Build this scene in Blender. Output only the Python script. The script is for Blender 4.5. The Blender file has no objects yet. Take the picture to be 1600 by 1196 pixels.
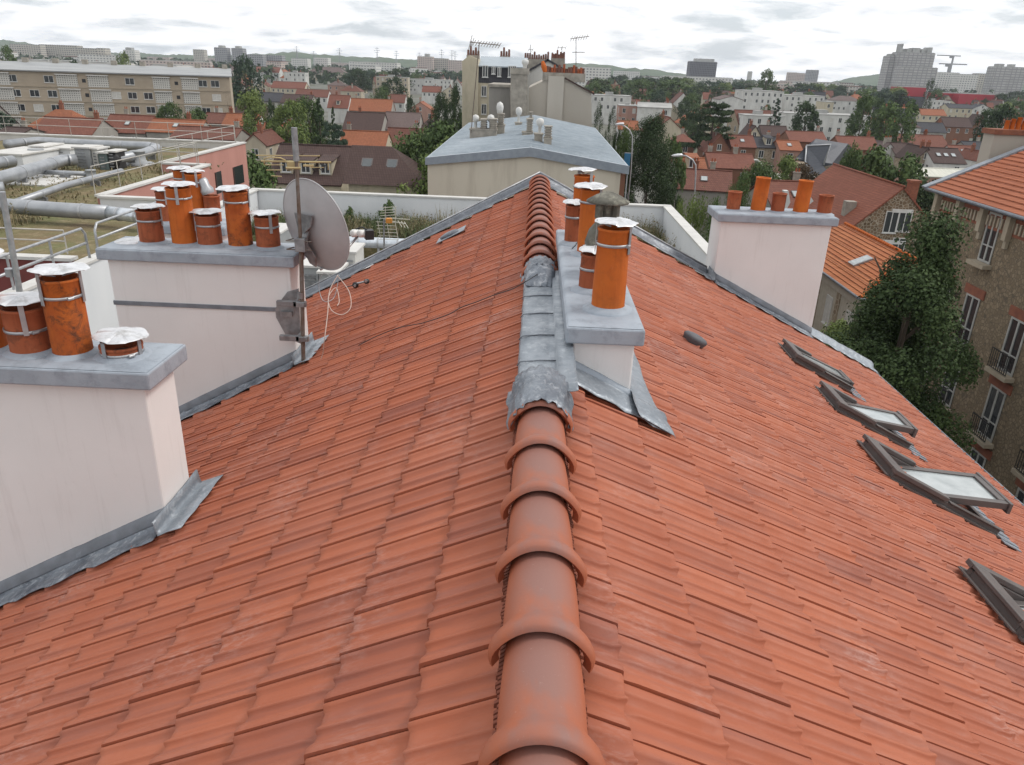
import bpy, math, random
from mathutils import Vector, Matrix, noise as mnoise
D=bpy.data; SC=bpy.context.scene; COL=SC.collection
rad=math.radians
# ---------------------------------------------------------------- camera
CAMZ=20.0
RM=((0.99883681,0.0449438,-0.01746644),(0.03337686,-0.3830131,0.92313973),(0.03479953,-0.92264892,-0.38406766))
cam=D.cameras.new('camera'); cam.lens=36*1181/1600; cam.sensor_width=36; cam.clip_start=.05; cam.clip_end=20000
camo=D.objects.new('camera',cam); COL.objects.link(camo)
camo.matrix_world=Matrix(((RM[0][0],-RM[0][1],-RM[0][2],0),(RM[1][0],-RM[1][1],-RM[1][2],0),(RM[2][0],-RM[2][1],-RM[2][2],CAMZ),(0,0,0,1)))
SC.camera=camo
# ---------------------------------------------------------------- world, sun, exposure
SUN_EL,SUN_ROT=rad(50),rad(82)      # sun to the right and nearly abeam, veiled by cloud
w=D.worlds.new('World'); SC.world=w; w.use_nodes=True
nt=w.node_tree; nt.nodes.clear()
def wn(t,**k):
    n=nt.nodes.new(t)
    for a,b in k.items(): setattr(n,a,b)
    return n
sky=wn('ShaderNodeTexSky',sky_type='NISHITA',sun_disc=False,sun_elevation=SUN_EL,sun_rotation=SUN_ROT,air_density=1.0,dust_density=2.0)
tc=wn('ShaderNodeTexCoord'); sp=wn('ShaderNodeSeparateXYZ'); nt.links.new(tc.outputs['Generated'],sp.inputs[0])
def wm(op,a,b=None,c=None):
    n=wn('ShaderNodeMath',operation=op)
    for i,v in enumerate((a,b,c)):
        if v is None: continue
        if isinstance(v,(int,float)): n.inputs[i].default_value=v
        else: nt.links.new(v,n.inputs[i])
    return n.outputs[0]
zz=wm('ADD',wm('MAXIMUM',sp.outputs[2],0.0),0.17)
cxn=wm('DIVIDE',sp.outputs[0],zz); cyn=wm('DIVIDE',sp.outputs[1],zz)
cb=wn('ShaderNodeCombineXYZ'); nt.links.new(cxn,cb.inputs[0]); nt.links.new(cyn,cb.inputs[1])
n1=wn('ShaderNodeTexNoise'); n1.inputs['Scale'].default_value=1.5; n1.inputs['Detail'].default_value=9; n1.inputs['Roughness'].default_value=.62; n1.inputs['Distortion'].default_value=.25
nt.links.new(cb.outputs[0],n1.inputs[0])
n2=wn('ShaderNodeTexNoise'); n2.inputs['Scale'].default_value=3.0; n2.inputs['Detail'].default_value=8; n2.inputs['Roughness'].default_value=.6
nt.links.new(cb.outputs[0],n2.inputs[0])
r1=wn('ShaderNodeValToRGB'); nt.links.new(n1.outputs[0],r1.inputs[0])
r1.color_ramp.elements[0].position=.36; r1.color_ramp.elements[0].color=(0,0,0,1)
r1.color_ramp.elements[1].position=.50; r1.color_ramp.elements[1].color=(1,1,1,1)
r2=wn('ShaderNodeValToRGB'); nt.links.new(n2.outputs[0],r2.inputs[0])
r2.color_ramp.elements[0].position=.32; r2.color_ramp.elements[0].color=(10.2,10.4,10.8,1)
r2.color_ramp.elements[1].position=.58; r2.color_ramp.elements[1].color=(14.2,14.2,14.2,1)
mx=wn('ShaderNodeMix',data_type='RGBA'); nt.links.new(r1.outputs[0],mx.inputs[0]); 
veil=wn('ShaderNodeMix',data_type='RGBA'); veil.inputs[0].default_value=.72; nt.links.new(sky.outputs[0],veil.inputs[6]); veil.inputs[7].default_value=(9.6,10.3,11.0,1)
nt.links.new(veil.outputs[2],mx.inputs[6]); nt.links.new(r2.outputs[0],mx.inputs[7])
bg=wn('ShaderNodeBackground'); bg.inputs[1].default_value=.092; nt.links.new(mx.outputs[2],bg.inputs[0])
wo=wn('ShaderNodeOutputWorld'); nt.links.new(bg.outputs[0],wo.inputs[0])
sl=D.lights.new('sun','SUN'); sl.energy=1.75; sl.angle=rad(14); sl.color=(1,.95,.88)
so=D.objects.new('sun',sl); COL.objects.link(so)
_az=SUN_ROT; _d=Vector((math.sin(_az)*math.cos(SUN_EL),math.cos(_az)*math.cos(SUN_EL),math.sin(SUN_EL)))
so.rotation_euler=_d.to_track_quat('Z','Y').to_euler()
SC.view_settings.view_transform='Standard'; SC.view_settings.look='None'; SC.view_settings.exposure=0.0; SC.view_settings.gamma=1
SC.cycles.max_bounces=6; SC.cycles.volume_bounces=0; SC.cycles.transparent_max_bounces=12
# ---------------------------------------------------------------- measuring: a photo pixel onto a plane of the place
def ray(x,y):
    c=(x-800,y-598,1181.0); return Vector([sum(RM[i][k]*c[k] for k in range(3)) for i in range(3)])
def atY(x,y,v): d=ray(x,y); t=v/d[1]; return Vector((0,0,CAMZ))+d*t
def atX(x,y,v): d=ray(x,y); t=v/d[0]; return Vector((0,0,CAMZ))+d*t
def atZ(x,y,v): d=ray(x,y); t=(v-CAMZ)/d[2]; return Vector((0,0,CAMZ))+d*t
# ---------------------------------------------------------------- mesh helpers
class MB:
    def __init__(s): s.v=[];s.f=[];s.m=[];s.s=[];s.t=[]
    def add(s,vs,fs,mi=0,smooth=False,tint=None):
        o=len(s.v); s.v+= [tuple(p) for p in vs]
        for f in fs: s.f.append(tuple(i+o for i in f)); s.m.append(mi); s.s.append(smooth)
        if tint is None: tint=.5
        s.t+= [tint]*len(vs)
    def box(s,c,d,rz=0,mi=0,rot=None,tint=None):
        x,y,z=d[0]/2,d[1]/2,d[2]/2
        vs=[Vector((a*x,b*y,e*z)) for a in(-1,1) for b in(-1,1) for e in(-1,1)]
        M_=rot if rot is not None else Matrix.Rotation(rz,3,'Z')
        vs=[M_@v+Vector(c) for v in vs]
        s.add(vs,[(0,1,3,2),(4,6,7,5),(0,4,5,1),(2,3,7,6),(0,2,6,4),(1,5,7,3)],mi,tint=tint)
    def bb(s,x0,x1,y0,y1,z0,z1,mi=0): s.box(((x0+x1)/2,(y0+y1)/2,(z0+z1)/2),(x1-x0,y1-y0,z1-z0),mi=mi)
    def hexa(s,b4,t4,mi=0): # bottom 4 ccw, top 4 ccw
        s.add(list(b4)+list(t4),[(3,2,1,0),(4,5,6,7),(0,1,5,4),(1,2,6,5),(2,3,7,6),(3,0,4,7)],mi)
    def poly(s,pts,mi=0): s.add(pts,[tuple(range(len(pts)))],mi)
    def slab(s,pts,th,mi=0): # polygon with thickness along its normal (below)
        p=[Vector(q) for q in pts]; n=(p[1]-p[0]).cross(p[2]-p[0]).normalized()*th; k=len(p)
        s.add(p+[q-n for q in p],[tuple(range(k)),tuple(range(2*k-1,k-1,-1))]+[(i+k,(i+1)%k+k,(i+1)%k,i) for i in range(k)],mi)
    def lathe(s,c,prof,n=20,mi=0,smooth=True,axis=None,cap=False,squash=(1,1)):
        vs=[];fs=[]; q=Vector(axis).to_track_quat('Z','Y').to_matrix() if axis is not None else Matrix.Identity(3)
        for r,z in prof:
            for i in range(n):
                a=2*math.pi*i/n; vs.append(q@Vector((r*math.cos(a)*squash[0],r*math.sin(a)*squash[1],z))+Vector(c))
        for j in range(len(prof)-1):
            for i in range(n): fs.append((j*n+i,j*n+(i+1)%n,(j+1)*n+(i+1)%n,(j+1)*n+i))
        s.add(vs,fs,mi,smooth)
        if cap:
            k=len(prof)-1; s.add(vs[k*n:],[tuple(range(n))],mi); s.add(vs[:n],[tuple(range(n-1,-1,-1))],mi)
    def cyl(s,a,b,r,n=10,mi=0,r2=None,smooth=True):
        a=Vector(a);b=Vector(b); L=(b-a).length
        if L<1e-6: return
        s.lathe(a,[(r,0),(r if r2 is None else r2,L)],n,mi,smooth,axis=b-a,cap=True)
    def tube(s,pts,r,n=8,mi=0,cyc=False):
        pts=[Vector(p) for p in pts]; k=len(pts); vs=[];fs=[]; up=None
        for i,p in enumerate(pts):
            d=(pts[min(i+1,k-1)]-pts[max(i-1,0)]).normalized()
            if up is None: up=d.orthogonal().normalized()
            up=(up-d*up.dot(d)).normalized(); sd=d.cross(up)
            for j in range(n):
                a=2*math.pi*j/n; vs.append(p+up*math.cos(a)*r+sd*math.sin(a)*r)
        for i in range(k-1):
            for j in range(n): fs.append((i*n+j,i*n+(j+1)%n,(i+1)*n+(j+1)%n,(i+1)*n+j))
        fs+= [tuple(range(n-1,-1,-1)),tuple(range((k-1)*n,k*n))]
        s.add(vs,fs,mi,True)
    def build(s,name,mats,parent=None,loc=None,bevel=0):
        me=D.meshes.new(name); me.from_pydata(s.v,[],s.f)
        if not isinstance(mats,(list,tuple)): mats=[mats]
        for m in mats: me.materials.append(m)
        me.polygons.foreach_set('material_index',s.m); me.polygons.foreach_set('use_smooth',s.s)
        at=me.attributes.new('tint','FLOAT','POINT'); at.data.foreach_set('value',s.t)
        me.update(); o=D.objects.new(name,me); COL.objects.link(o)
        if parent is not None: o.parent=parent
        if loc is not None: o.location=loc
        if bevel:
            b=o.modifiers.new('bevel','BEVEL'); b.width=bevel; b.segments=2; b.limit_method='ANGLE'; b.angle_limit=rad(40)
        return o
def thing(name,label,cat,loc=(0,0,0),group=None,rz=0):
    o=D.objects.new(name,None); COL.objects.link(o); o.location=loc; o.rotation_euler=(0,0,rz); o.empty_display_size=.2
    return tag(o,label,cat,group)
def tag(o,label,cat,group=None,kind=None):
    if label: o['label']=label
    if cat: o['category']=cat
    if group: o['group']=group
    if kind: o['kind']=kind
    return o
def struct(o,kind='structure'): o['kind']=kind; return o
def kids(o): return [c for c in D.objects if c.parent==o]
def dup(root,ch,loc,rz,label,scale=None,group=None):
    r=root.copy(); COL.objects.link(r); r.location=loc; r.rotation_euler=(0,0,rz)
    if scale is not None: r.scale=scale
    if label: r['label']=label
    if group: r['group']=group
    for c in ch:
        d=c.copy(); COL.objects.link(d); d.parent=r
    return r
R_=random.Random(7)
# ---------------------------------------------------------------- materials
MATS={}
def NT(name,rough=.8,metal=0,spec=.5):
    m=D.materials.new(name); m.use_nodes=True; t=m.node_tree; b=t.nodes['Principled BSDF']
    b.inputs['Roughness'].default_value=rough; b.inputs['Metallic'].default_value=metal; b.inputs['Specular IOR Level'].default_value=spec
    MATS[name]=m; return m,t,b
def nd(t,ty,**k):
    n=t.nodes.new(ty)
    for a,b in k.items():
        if a.startswith('i_'): n.inputs[a[2:].replace('_',' ')].default_value=b
        else: setattr(n,a,b)
    return n
def ramp(t,src,stops):
    r=nd(t,'ShaderNodeValToRGB'); e=r.color_ramp.elements
    while len(e)<len(stops): e.new(.5)
    for i,(p,c) in enumerate(stops): e[i].position=p; e[i].color=(c,c,c,1) if isinstance(c,(int,float)) else (*c,1)
    t.links.new(src,r.inputs[0]); return r.outputs[0]
def mixc(t,f,a,b,mode='MIX'):
    m=nd(t,'ShaderNodeMix',data_type='RGBA',blend_type=mode)
    for i,v in ((0,f),(6,a),(7,b)):
        if isinstance(v,(int,float)): m.inputs[i].default_value=v
        elif isinstance(v,tuple): m.inputs[i].default_value=(*v,1)
        else: t.links.new(v,m.inputs[i])
    return m.outputs[2]
def coords(t,scale=(1,1,1),rot=(0,0,0)):
    c=nd(t,'ShaderNodeTexCoord'); mp=nd(t,'ShaderNodeMapping'); mp.inputs['Scale'].default_value=scale; mp.inputs['Rotation'].default_value=rot
    t.links.new(c.outputs['Object'],mp.inputs[0]); return mp.outputs[0]
def noi(t,vec,scale,detail=4,rough=.55,dist=0):
    n=nd(t,'ShaderNodeTexNoise'); n.inputs['Scale'].default_value=scale; n.inputs['Detail'].default_value=detail; n.inputs['Roughness'].default_value=rough; n.inputs['Distortion'].default_value=dist
    t.links.new(vec,n.inputs['Vector']); return n.outputs[0]
def bump(t,b,h,strength=.3,dist=.01):
    n=nd(t,'ShaderNodeBump'); n.inputs['Strength'].default_value=strength; n.inputs['Distance'].default_value=dist
    t.links.new(h,n.inputs['Height']); t.links.new(n.outputs[0],b.inputs['Normal']); return n
def tintnode(t):
    return nd(t,'ShaderNodeAttribute',attribute_name='tint').outputs['Fac']
def mat(name,c1,c2=None,scale=3,rough=.8,metal=0,bmp=0,bscale=40,bd=.01,stretch=(1,1,1),spec=.4,contrast=(.35,.65),c3=None,s3=1):
    m,t,b=NT(name,rough,metal,spec); v=coords(t,stretch)
    if c2 is None: c2=tuple(x*.85 for x in c1)
    f=ramp(t,noi(t,v,scale,6),[(contrast[0],0.),(contrast[1],1.)])
    c=mixc(t,f,c1,c2)
    if c3 is not None: c=mixc(t,ramp(t,noi(t,v,s3,5,.7),[(.5,0.),(.72,1.)]),c,c3)
    t.links.new(c,b.inputs['Base Color'])
    if bmp: bump(t,b,noi(t,v,bscale,5),bmp,bd)
    return m
# clay roof tile of the near roof: flamed clay, a bloom of pale dust
def m_tile(name,a,bc,dark,dust=.35):
    m,t,b=NT(name,.62,0,.35); v=coords(t)
    c=mixc(t,tintnode(t),a,bc); c=mixc(t,ramp(t,tintnode(t),[(.88,0.),(.95,.28)]),c,dark)
    sv=coords(t,(.8,7,1)); c=mixc(t,ramp(t,noi(t,sv,1.6,4,.6),[(.48,0.),(.75,.75)]),c,dark)
    c=mixc(t,ramp(t,noi(t,v,1.1,3,.5),[(.42,0.),(.7,.35)]),c,(.41,.155,.095))
    d=nd(t,'ShaderNodeMath',operation='MULTIPLY'); t.links.new(ramp(t,noi(t,v,1.7,3,.5),[(.52,0.),(.75,1.)]),d.inputs[0]); t.links.new(ramp(t,noi(t,coords(t,(3,9,3)),6,6,.7),[(.45,0.),(.8,dust)]),d.inputs[1])
    c=mixc(t,d.outputs[0],c,(.62,.46,.42))
    t.links.new(c,b.inputs['Base Color']); bump(t,b,noi(t,v,120,4),.12,.004)
    t.links.new(ramp(t,noi(t,v,9,3),[(.3,.5),(.7,.75)]),b.inputs['Roughness'])
    return m
TILE=m_tile('clay_tile',(.385,.117,.059),(.32,.092,.047),(.21,.078,.06),.6)
def m_ridge():
    m,t,b=NT('clay_ridge',.6,0,.3); v=coords(t,(1,.55,1)); c=mixc(t,ramp(t,noi(t,v,2.2,3,.5),[(.3,0.),(.7,1.)]),(.38,.118,.06),(.31,.092,.048))
    s=nd(t,'ShaderNodeSeparateXYZ'); t.links.new(coords(t),s.inputs[0]); up=ramp(t,s.outputs[2],[(.03,0.),(.095,1.)]); q=nd(t,'ShaderNodeMath',operation='MULTIPLY'); t.links.new(up,q.inputs[0]); t.links.new(ramp(t,noi(t,v,5,4,.6),[(.36,0.),(.58,.72)]),q.inputs[1])
    c=mixc(t,q.outputs[0],c,(.21,.135,.125)); c=mixc(t,ramp(t,noi(t,coords(t),60,5,.8),[(.62,0.),(.75,.35)]),c,(.55,.42,.38))
    t.links.new(c,b.inputs['Base Color']); bump(t,b,noi(t,coords(t),110,4),.15,.003); return m
RIDGE=m_ridge()
def m_pot(name,a,bc,soot=.5):
    m,t,b=NT(name,.75,0,.25); v=coords(t)
    c=mixc(t,ramp(t,noi(t,v,5,5,.6),[(.3,0.),(.7,1.)]),a,bc); c=mixc(t,ramp(t,noi(t,coords(t,(14,14,1.2)),1.5,5,.7),[(.5,0.),(.75,.5)]),c,tuple(x*.55 for x in bc)); c=mixc(t,ramp(t,noi(t,v,26,6,.8),[(.6,0.),(.75,.3)]),c,(.52,.30,.17))
    c=mixc(t,ramp(t,noi(t,v,9,7,.75,.6),[(.50,0.),(.64,soot)]),c,(.07,.035,.022))
    t.links.new(c,b.inputs['Base Color']); bump(t,b,noi(t,coords(t,(1,1,14)),6,3),.15,.006); return m
POT1=m_pot('pot_orange',(.53,.135,.022),(.44,.10,.018),.2)
POT2=m_pot('pot_clay',(.37,.105,.045),(.29,.075,.032),.5)
POT3=m_pot('pot_sooty',(.48,.125,.022),(.33,.07,.018),.85)
def m_stucco():
    m,t,b=NT('white_render',.9,0,.3); v=coords(t); c=mixc(t,ramp(t,noi(t,v,1.3,6),[(.35,0.),(.65,1.)]),(.74,.735,.73),(.695,.69,.685))
    c=mixc(t,ramp(t,noi(t,coords(t,(9,9,.55)),1.6,6,.7),[(.55,0.),(.78,.30)]),c,(.42,.40,.385))
    c=mixc(t,ramp(t,noi(t,v,14,7,.8),[(.60,0.),(.75,.22)]),c,(.45,.43,.41))
    t.links.new(c,b.inputs['Base Color']); bump(t,b,noi(t,v,160,5),.2,.004); return m
STUCCO=m_stucco()
GREYP=mat('grey_cap_paint',(.33,.37,.42),(.275,.31,.355),scale=5,rough=.55,bmp=.45,bscale=38,bd=.005,c3=(.21,.235,.27),s3=7)
GREYD=mat('grey_paint_dark',(.20,.22,.25),(.14,.155,.175),scale=6,rough=.6,bmp=.3,bscale=30)
def m_lead(name,a,bc,c3,bs=14):
    m,t,b=NT(name,.42,.35,.5); v=coords(t)
    c=mixc(t,ramp(t,noi(t,v,3.5,6,.65),[(.35,0.),(.65,1.)]),a,bc)
    c=mixc(t,ramp(t,noi(t,coords(t,(1,1,1)),17,7,.75,.8),[(.52,0.),(.72,.8)]),c,c3)
    t.links.new(c,b.inputs['Base Color']); bump(t,b,noi(t,v,bs,4,.6),.55,.02)
    t.links.new(ramp(t,noi(t,v,7,4),[(.3,.3),(.7,.6)]),b.inputs['Roughness']); return m
ZINC=m_lead('zinc_sheet',(.27,.30,.335),(.19,.215,.245),(.46,.49,.52))
LEAD=m_lead('lead_sheet',(.23,.255,.29),(.10,.115,.14),(.52,.54,.57),22)
ZINCD=m_lead('zinc_dark',(.17,.185,.21),(.115,.125,.145),(.27,.29,.32))
GALV=mat('galvanised',(.46,.47,.48),(.33,.34,.36),scale=8,rough=.42,metal=.6)
ALU=mat('aluminium_cowl',(.74,.745,.76),(.58,.59,.61),scale=14,rough=.4,metal=.55,bmp=.15,bscale=30,c3=(.36,.35,.34),s3=9)
STEEL=mat('dull_steel',(.33,.34,.35),(.20,.20,.21),scale=12,rough=.5,metal=.6)
RUST=mat('rusty_steel',(.19,.17,.155),(.13,.085,.06),scale=14,rough=.7,metal=.3)
WFRAME=mat('taupe_metal',(.125,.11,.105),(.10,.088,.085),scale=5,rough=.45,metal=.15)
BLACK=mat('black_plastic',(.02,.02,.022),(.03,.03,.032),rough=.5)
CONC=mat('mossy_concrete',(.17,.165,.14),(.095,.09,.075),scale=9,rough=.95,bmp=.6,bscale=30,c3=(.28,.27,.22),s3=14)
WHITEP=mat('white_panel',(.70,.715,.73),(.63,.65,.67),scale=.8,rough=.6,stretch=(1,1,.25))
CABLE=mat('cream_cable',(.62,.50,.44),(.5,.4,.35),rough=.6)
def glass(name,c,rough=.06):
    m,t,b=NT(name,rough,0,.9); b.inputs['Base Color'].default_value=(*c,1); return m
GLASS=glass('pane_glass',(.05,.06,.065)); GLASSL=mat('sky_reflection_pane',(.42,.45,.455),(.25,.28,.285),scale=5,rough=.12,spec=.9,contrast=(.3,.75))  # cloudy sky reflection and pale dirt are both put into the pane colour
# ================================================================ OUR ROOF
X0=.085; ZR=18.32; TL=math.tan(rad(28.2)); TR=math.tan(rad(26.5)); YE=12.28; Y0=.15; W_=.2222
def rz_(x,dz=0):  # roof plane height
    return ZR-(abs(x-X0)*(TL if x<X0 else TR))+dz
bld=thing('apartment_building','own building under the camera with big orange clay tile roof, ridge and roof windows','building',(X0,YE,0))
BO=Vector((X0,YE,0))
def bpart(mb,name,mats,parent=None,**k):
    mb.v=[(p[0]-BO.x,p[1]-BO.y,p[2]-BO.z) for p in mb.v] 
    o=mb.build(name,mats,parent or bld,**k); return o
def sstep(a,b,x):
    t=max(0,min(1,(x-a)/(b-a))); return t*t*(3-2*t)
def prof(t,u,band,scoop):
    # t metres from the joint towards the viewer, u metres up from the tail (0..gauge)
    g=W_
    h=.021 if t<band else .021*(1-sstep(band,band+.018,t))
    if t<.006: h-=.006*(1-t/.006)
    if scoop and t<.125: h=h+(.018-h)*(1-sstep(.0,.03,u))*(.85 if h<.018 else 0)
    head=.375-u
    a=sstep(.02,.10,head)
    h+=a*.017*sstep(.078,.110,t)*(1-sstep(.112,.119,t))
    h+=(.025 if scoop else .029)*sstep(.135,.205,t)*(.8+.2*a)
    return h
TS=[0.0,.004,.012,.02,.028,.034,.040,.046,.058,.080,.095,.106,.1115,.115,.119,.136,.155,.175,.195,.209,.2175]
def tiles(side,first,gauge,ncourse,band,scoop,phase):
    mb=MB(); th=math.atan(TL if side<0 else TR); cs,sn=math.cos(th),math.sin(th); rr=random.Random(3+side)
    ny=int((YE-Y0)/W_)+1
    us=[-.0,.006,.03,.30,.345,.395] # from tail upwards
    for c in range(ncourse):
        tail=first+c*gauge
        for k in range(ny):
            yf=phase+(k+1)*W_            # far edge = joint
            if yf-W_<Y0-.3 or yf>YE+.02: continue
            tint=rr.random(); jh=rr.uniform(-.002,.0022); jt=rr.uniform(-.002,.002); js=rr.uniform(-.0035,.0035)
            vs=[];fs=[]; nt_=len(TS)+1
            for j,u in enumerate([None]+us):
                for i,t in enumerate([-.004]+TS):
                    uu=0 if u is None else u
                    s=tail-uu+js
                    if s<.02: s=.02
                    lift=.036-(.032)*(uu/.395)+jh+jt*(t/.22)
                    h=lift+prof(max(t,0),uu,band,scoop)
                    if i==nt_-1: h-=.002
                    if u is not None and uu==0: h-=.004
                    if i==0: h-=.012
                    if u is None: h-=.034; s-=.002
                    vs.append((X0+side*(s*cs+h*sn), yf-t, ZR-s*sn+h*cs))
            for j in range(len(us)):
                for i in range(nt_-1):
                    a=j*nt_+i; f=(a,a+1,a+nt_+1,a+nt_)
                    fs.append(f if side>0 else f[::-1])
            for j in range(len(us)):
                pass
            # split tail face from top for a crisp edge
            top=[f for n_,f in enumerate(fs) if n_>=nt_-1]; low=[f for n_,f in enumerate(fs) if n_<nt_-1]
            mb.add(vs,[f[::-1] for f in top],0,True,tint); mb.add(vs[:2*nt_],[f[::-1] for f in low],0,False,tint*.7)
            # crisp side walls at the joint groove
            for (i_,flip) in ((0,0),(nt_-1,1)):
                row=[vs[(j+1)*nt_+i_] for j in range(len(us))]; lowr=[(p[0],p[1],p[2]-.035) for p in row]; k=len(row)
                ff=[(a,a+1,k+a+1,k+a) for a in range(k-1)]
                if (side>0)==bool(flip): ff=[f[::-1] for f in ff]
                mb.add(row+lowr,ff,0,False,tint)
    return mb
NL,NR=15,17
bpart(tiles(-1,.445-.03,.3685,NL,.012,False,1.70-W_*7),'roof_slope',TILE)['label']='left slope with the satellite dish side chimneys'
bpart(tiles(1,.635-.3625,.3625,NR+1,.040,True,2.53-W_*11),'roof_slope',TILE)['label']='right slope with the open roof windows'
# underlay + walls
XL=X0-(.415+14*.3685)*math.cos(math.atan(TL))-.02; XR=X0+(.635+16*.3625)*math.cos(math.atan(TR))+.02
mb=MB()
mb.hexa([(XL,Y0,rz_(XL,-.25)),(X0,Y0,ZR-.25),(X0,YE,ZR-.25),(XL,YE,rz_(XL,-.25))],[(XL,Y0,rz_(XL,-.0)),(X0,Y0,ZR-.0),(X0,YE,ZR-.0),(XL,YE,rz_(XL,-.0))])
mb.hexa([(X0,Y0,ZR-.25),(XR,Y0,rz_(XR,-.25)),(XR,YE,rz_(XR,-.25)),(X0,YE,ZR-.25)],[(X0,Y0,ZR),(XR,Y0,rz_(XR)),(XR,YE,rz_(XR)),(X0,YE,ZR)])
bpart(mb,'roof_deck',mat('dark_timber',(.09,.05,.035),rough=.9))
mb=MB(); xa,xb=XL+.25,XR-.3
mb.add([(xa,Y0,0),(xb,Y0,0),(xb,Y0,rz_(xb,-.26)),(X0,Y0,ZR-.26),(xa,Y0,rz_(xa,-.26)),(xa,YE-.03,0),(xb,YE-.03,0),(xb,YE-.03,rz_(xb,-.26)),(X0,YE-.03,ZR-.26),(xa,YE-.03,rz_(xa,-.26))],[(0,1,2,3,4),(9,8,7,6,5),(1,6,7,2),(5,0,4,9)])
bpart(mb,'wall',mat('cream_render_own',(.55,.50,.43),rough=.9))
# gutter on the right eave and left eave
for s_,xe in ((1,XR+.06),(-1,XL-.06)):
    mb=MB(); ze=rz_(xe,-.03)
    pr=[(.07*math.cos(a),.07*math.sin(a)) for a in [math.pi+i*math.pi/8 for i in range(9)]]+[(.085,.01)]
    vs=[];n=len(pr)
    for yy in (Y0,YE+.1):
        for (px,pz) in pr: vs.append((xe+px,yy,ze+pz))
    mb.add(vs,[(i,i+1,n+i+1,n+i) for i in range(n-1)],0,True)
    mb.tube([(xe+.082,Y0,ze+.012),(xe+.082,YE+.1,ze+.012)],.012,6)
    mb.tube([(xe-.072,Y0,ze+.008),(xe-.072,YE+.1,ze+.008)],.010,6)
    bpart(mb,'gutter',ZINC)
# ridge tiles
def ridge_tile():
    mb=MB(); n=22; rings=[]
    # y from near lip (0) to far end (.46)
    prf=[(-.0,.132,-.010),(.004,.140,-.002),(.018,.1445,.001),(.042,.143,.0),(.066,.138,-.004),(.088,.1305,-.009),(.110,.124,-.012),(.130,.120,-.014),(.25,.119,-.015),(.455,.112,-.017)]
    vs=[];fs=[]
    for (y,r,dz) in prf:
        for i in range(n+1):
            a=math.pi*(i/n)*1.12-math.pi*.06
            flare=.018*(abs(math.cos(a))**6)*(1 if y<.10 else .15)
            vs.append((math.cos(a)*(r+flare),y,math.sin(a)*r*.92+dz*1.0+.002))
    m_=n+1
    for j in range(len(prf)-1):
        for i in range(n): fs.append((j*m_+i,j*m_+i+1,(j+1)*m_+i+1,(j+1)*m_+i))
    mb.add(vs,fs,0,True,.5)
    # inner return at the near lip
    mb.add([vs[i] for i in range(m_)]+[(p[0]*.86,.03,p[2]*.86) for p in vs[:m_]],[(i+1,i,m_+i,m_+i+1) for i in range(n)],0,True,.3)
    mb.lathe((0,.44-.345,.0865),[(.0,.008),(.006,.007),(.008,.003),(.009,.0)][::-1],10,1)
    return mb
proto=None; yy=1.02-.8
RL=[]
ys=[.16+i*.4 for i in range(9)]
ys=[y for y in ys if y<3.45]
ys2=[6.30+i*.40 for i in range(15)]
for y in ys+ys2:
    if y>YE-.35: continue
    if proto is None: proto=bpart(ridge_tile(),'ridge_tile',[RIDGE,mat('clay_screw',(.42,.2,.15),rough=.4)]); proto.data.transform(Matrix.Translation(BO)); o=proto
    else: o=proto.copy(); COL.objects.link(o)
    o.parent=bld; o.location=(0,y-YE,ZR+.052); o.rotation_euler=(R_.uniform(-.008,.008),R_.uniform(-.02,.02),R_.uniform(-.012,.012)); RL.append(o)
RL[min(len(RL)-1,4)]['label']='ridge tile with a grey bloom on its clay'
# closing strip under the ridge tiles with a toothed edge
for s_ in (-1,1):
    for (a,b) in ((Y0,3.75),(6.3,YE-.1)):
        mb=MB(); rr=random.Random(5)
        y=a
        while y<b:
            x1=X0+s_*(.128+rr.uniform(-.004,.006)); x2=X0+s_*.10
            mb.hexa([(x2,y,rz_(x2,.045)),(x1,y,rz_(x1,.052)),(x1,y+.011,rz_(x1,.052)),(x2,y+.011,rz_(x2,.045))][::s_],[(x2,y,rz_(x2,.075)),(x1,y,rz_(x1,.068)),(x1,y+.011,rz_(x1,.068)),(x2,y+.011,rz_(x2,.075))][::s_])
            y+=.018
        bpart(mb,'ridge_closure_strip',MATS.get('brown_brush') or mat('brown_brush',(.20,.06,.035),rough=.9))
# crumpled sheet over a path: helper for lead / zinc strips lying on the roof
def sheet(rows,amp=.004,seed=1,th=.004,sub=1):
    """rows: list of polylines (each a list of points); makes a thick, slightly crumpled sheet"""
    mb=MB(); n=len(rows[0]); vs=[]
    for r in rows:
        for p in r:
            p=Vector(p); q=mnoise.noise_vector(p*9+Vector((seed*3.1,0,0)))*amp+mnoise.noise_vector(p*31)*amp*.4; vs.append(p+q)
    k=len(vs); fs=[]
    for j in range(len(rows)-1):
        for i in range(n-1): fs.append((j*n+i,j*n+i+1,(j+1)*n+i+1,(j+1)*n+i))
    v2=[v-Vector((0,0,th)) for v in vs]
    rim=[i for i in range(n)]+[j*n+n-1 for j in range(1,len(rows))]+[(len(rows)-1)*n+i for i in range(n-2,-1,-1)]+[j*n for j in range(len(rows)-2,0,-1)]
    fs2=[tuple(i+k for i in f[::-1]) for f in fs]+[(rim[(i+1)%len(rim)],rim[i],rim[i]+k,rim[(i+1)%len(rim)]+k) for i in range(len(rim))]
    mb.add(vs+v2,fs+fs2,0,True); return mb
def lerp(a,b,t): return Vector(a)*(1-t)+Vector(b)*t
def strip_rows(pl0,pl1,n): return [[lerp(a,b,i/(n-1)) for i in range(n)] for a,b in zip(pl0,pl1)]
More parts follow.
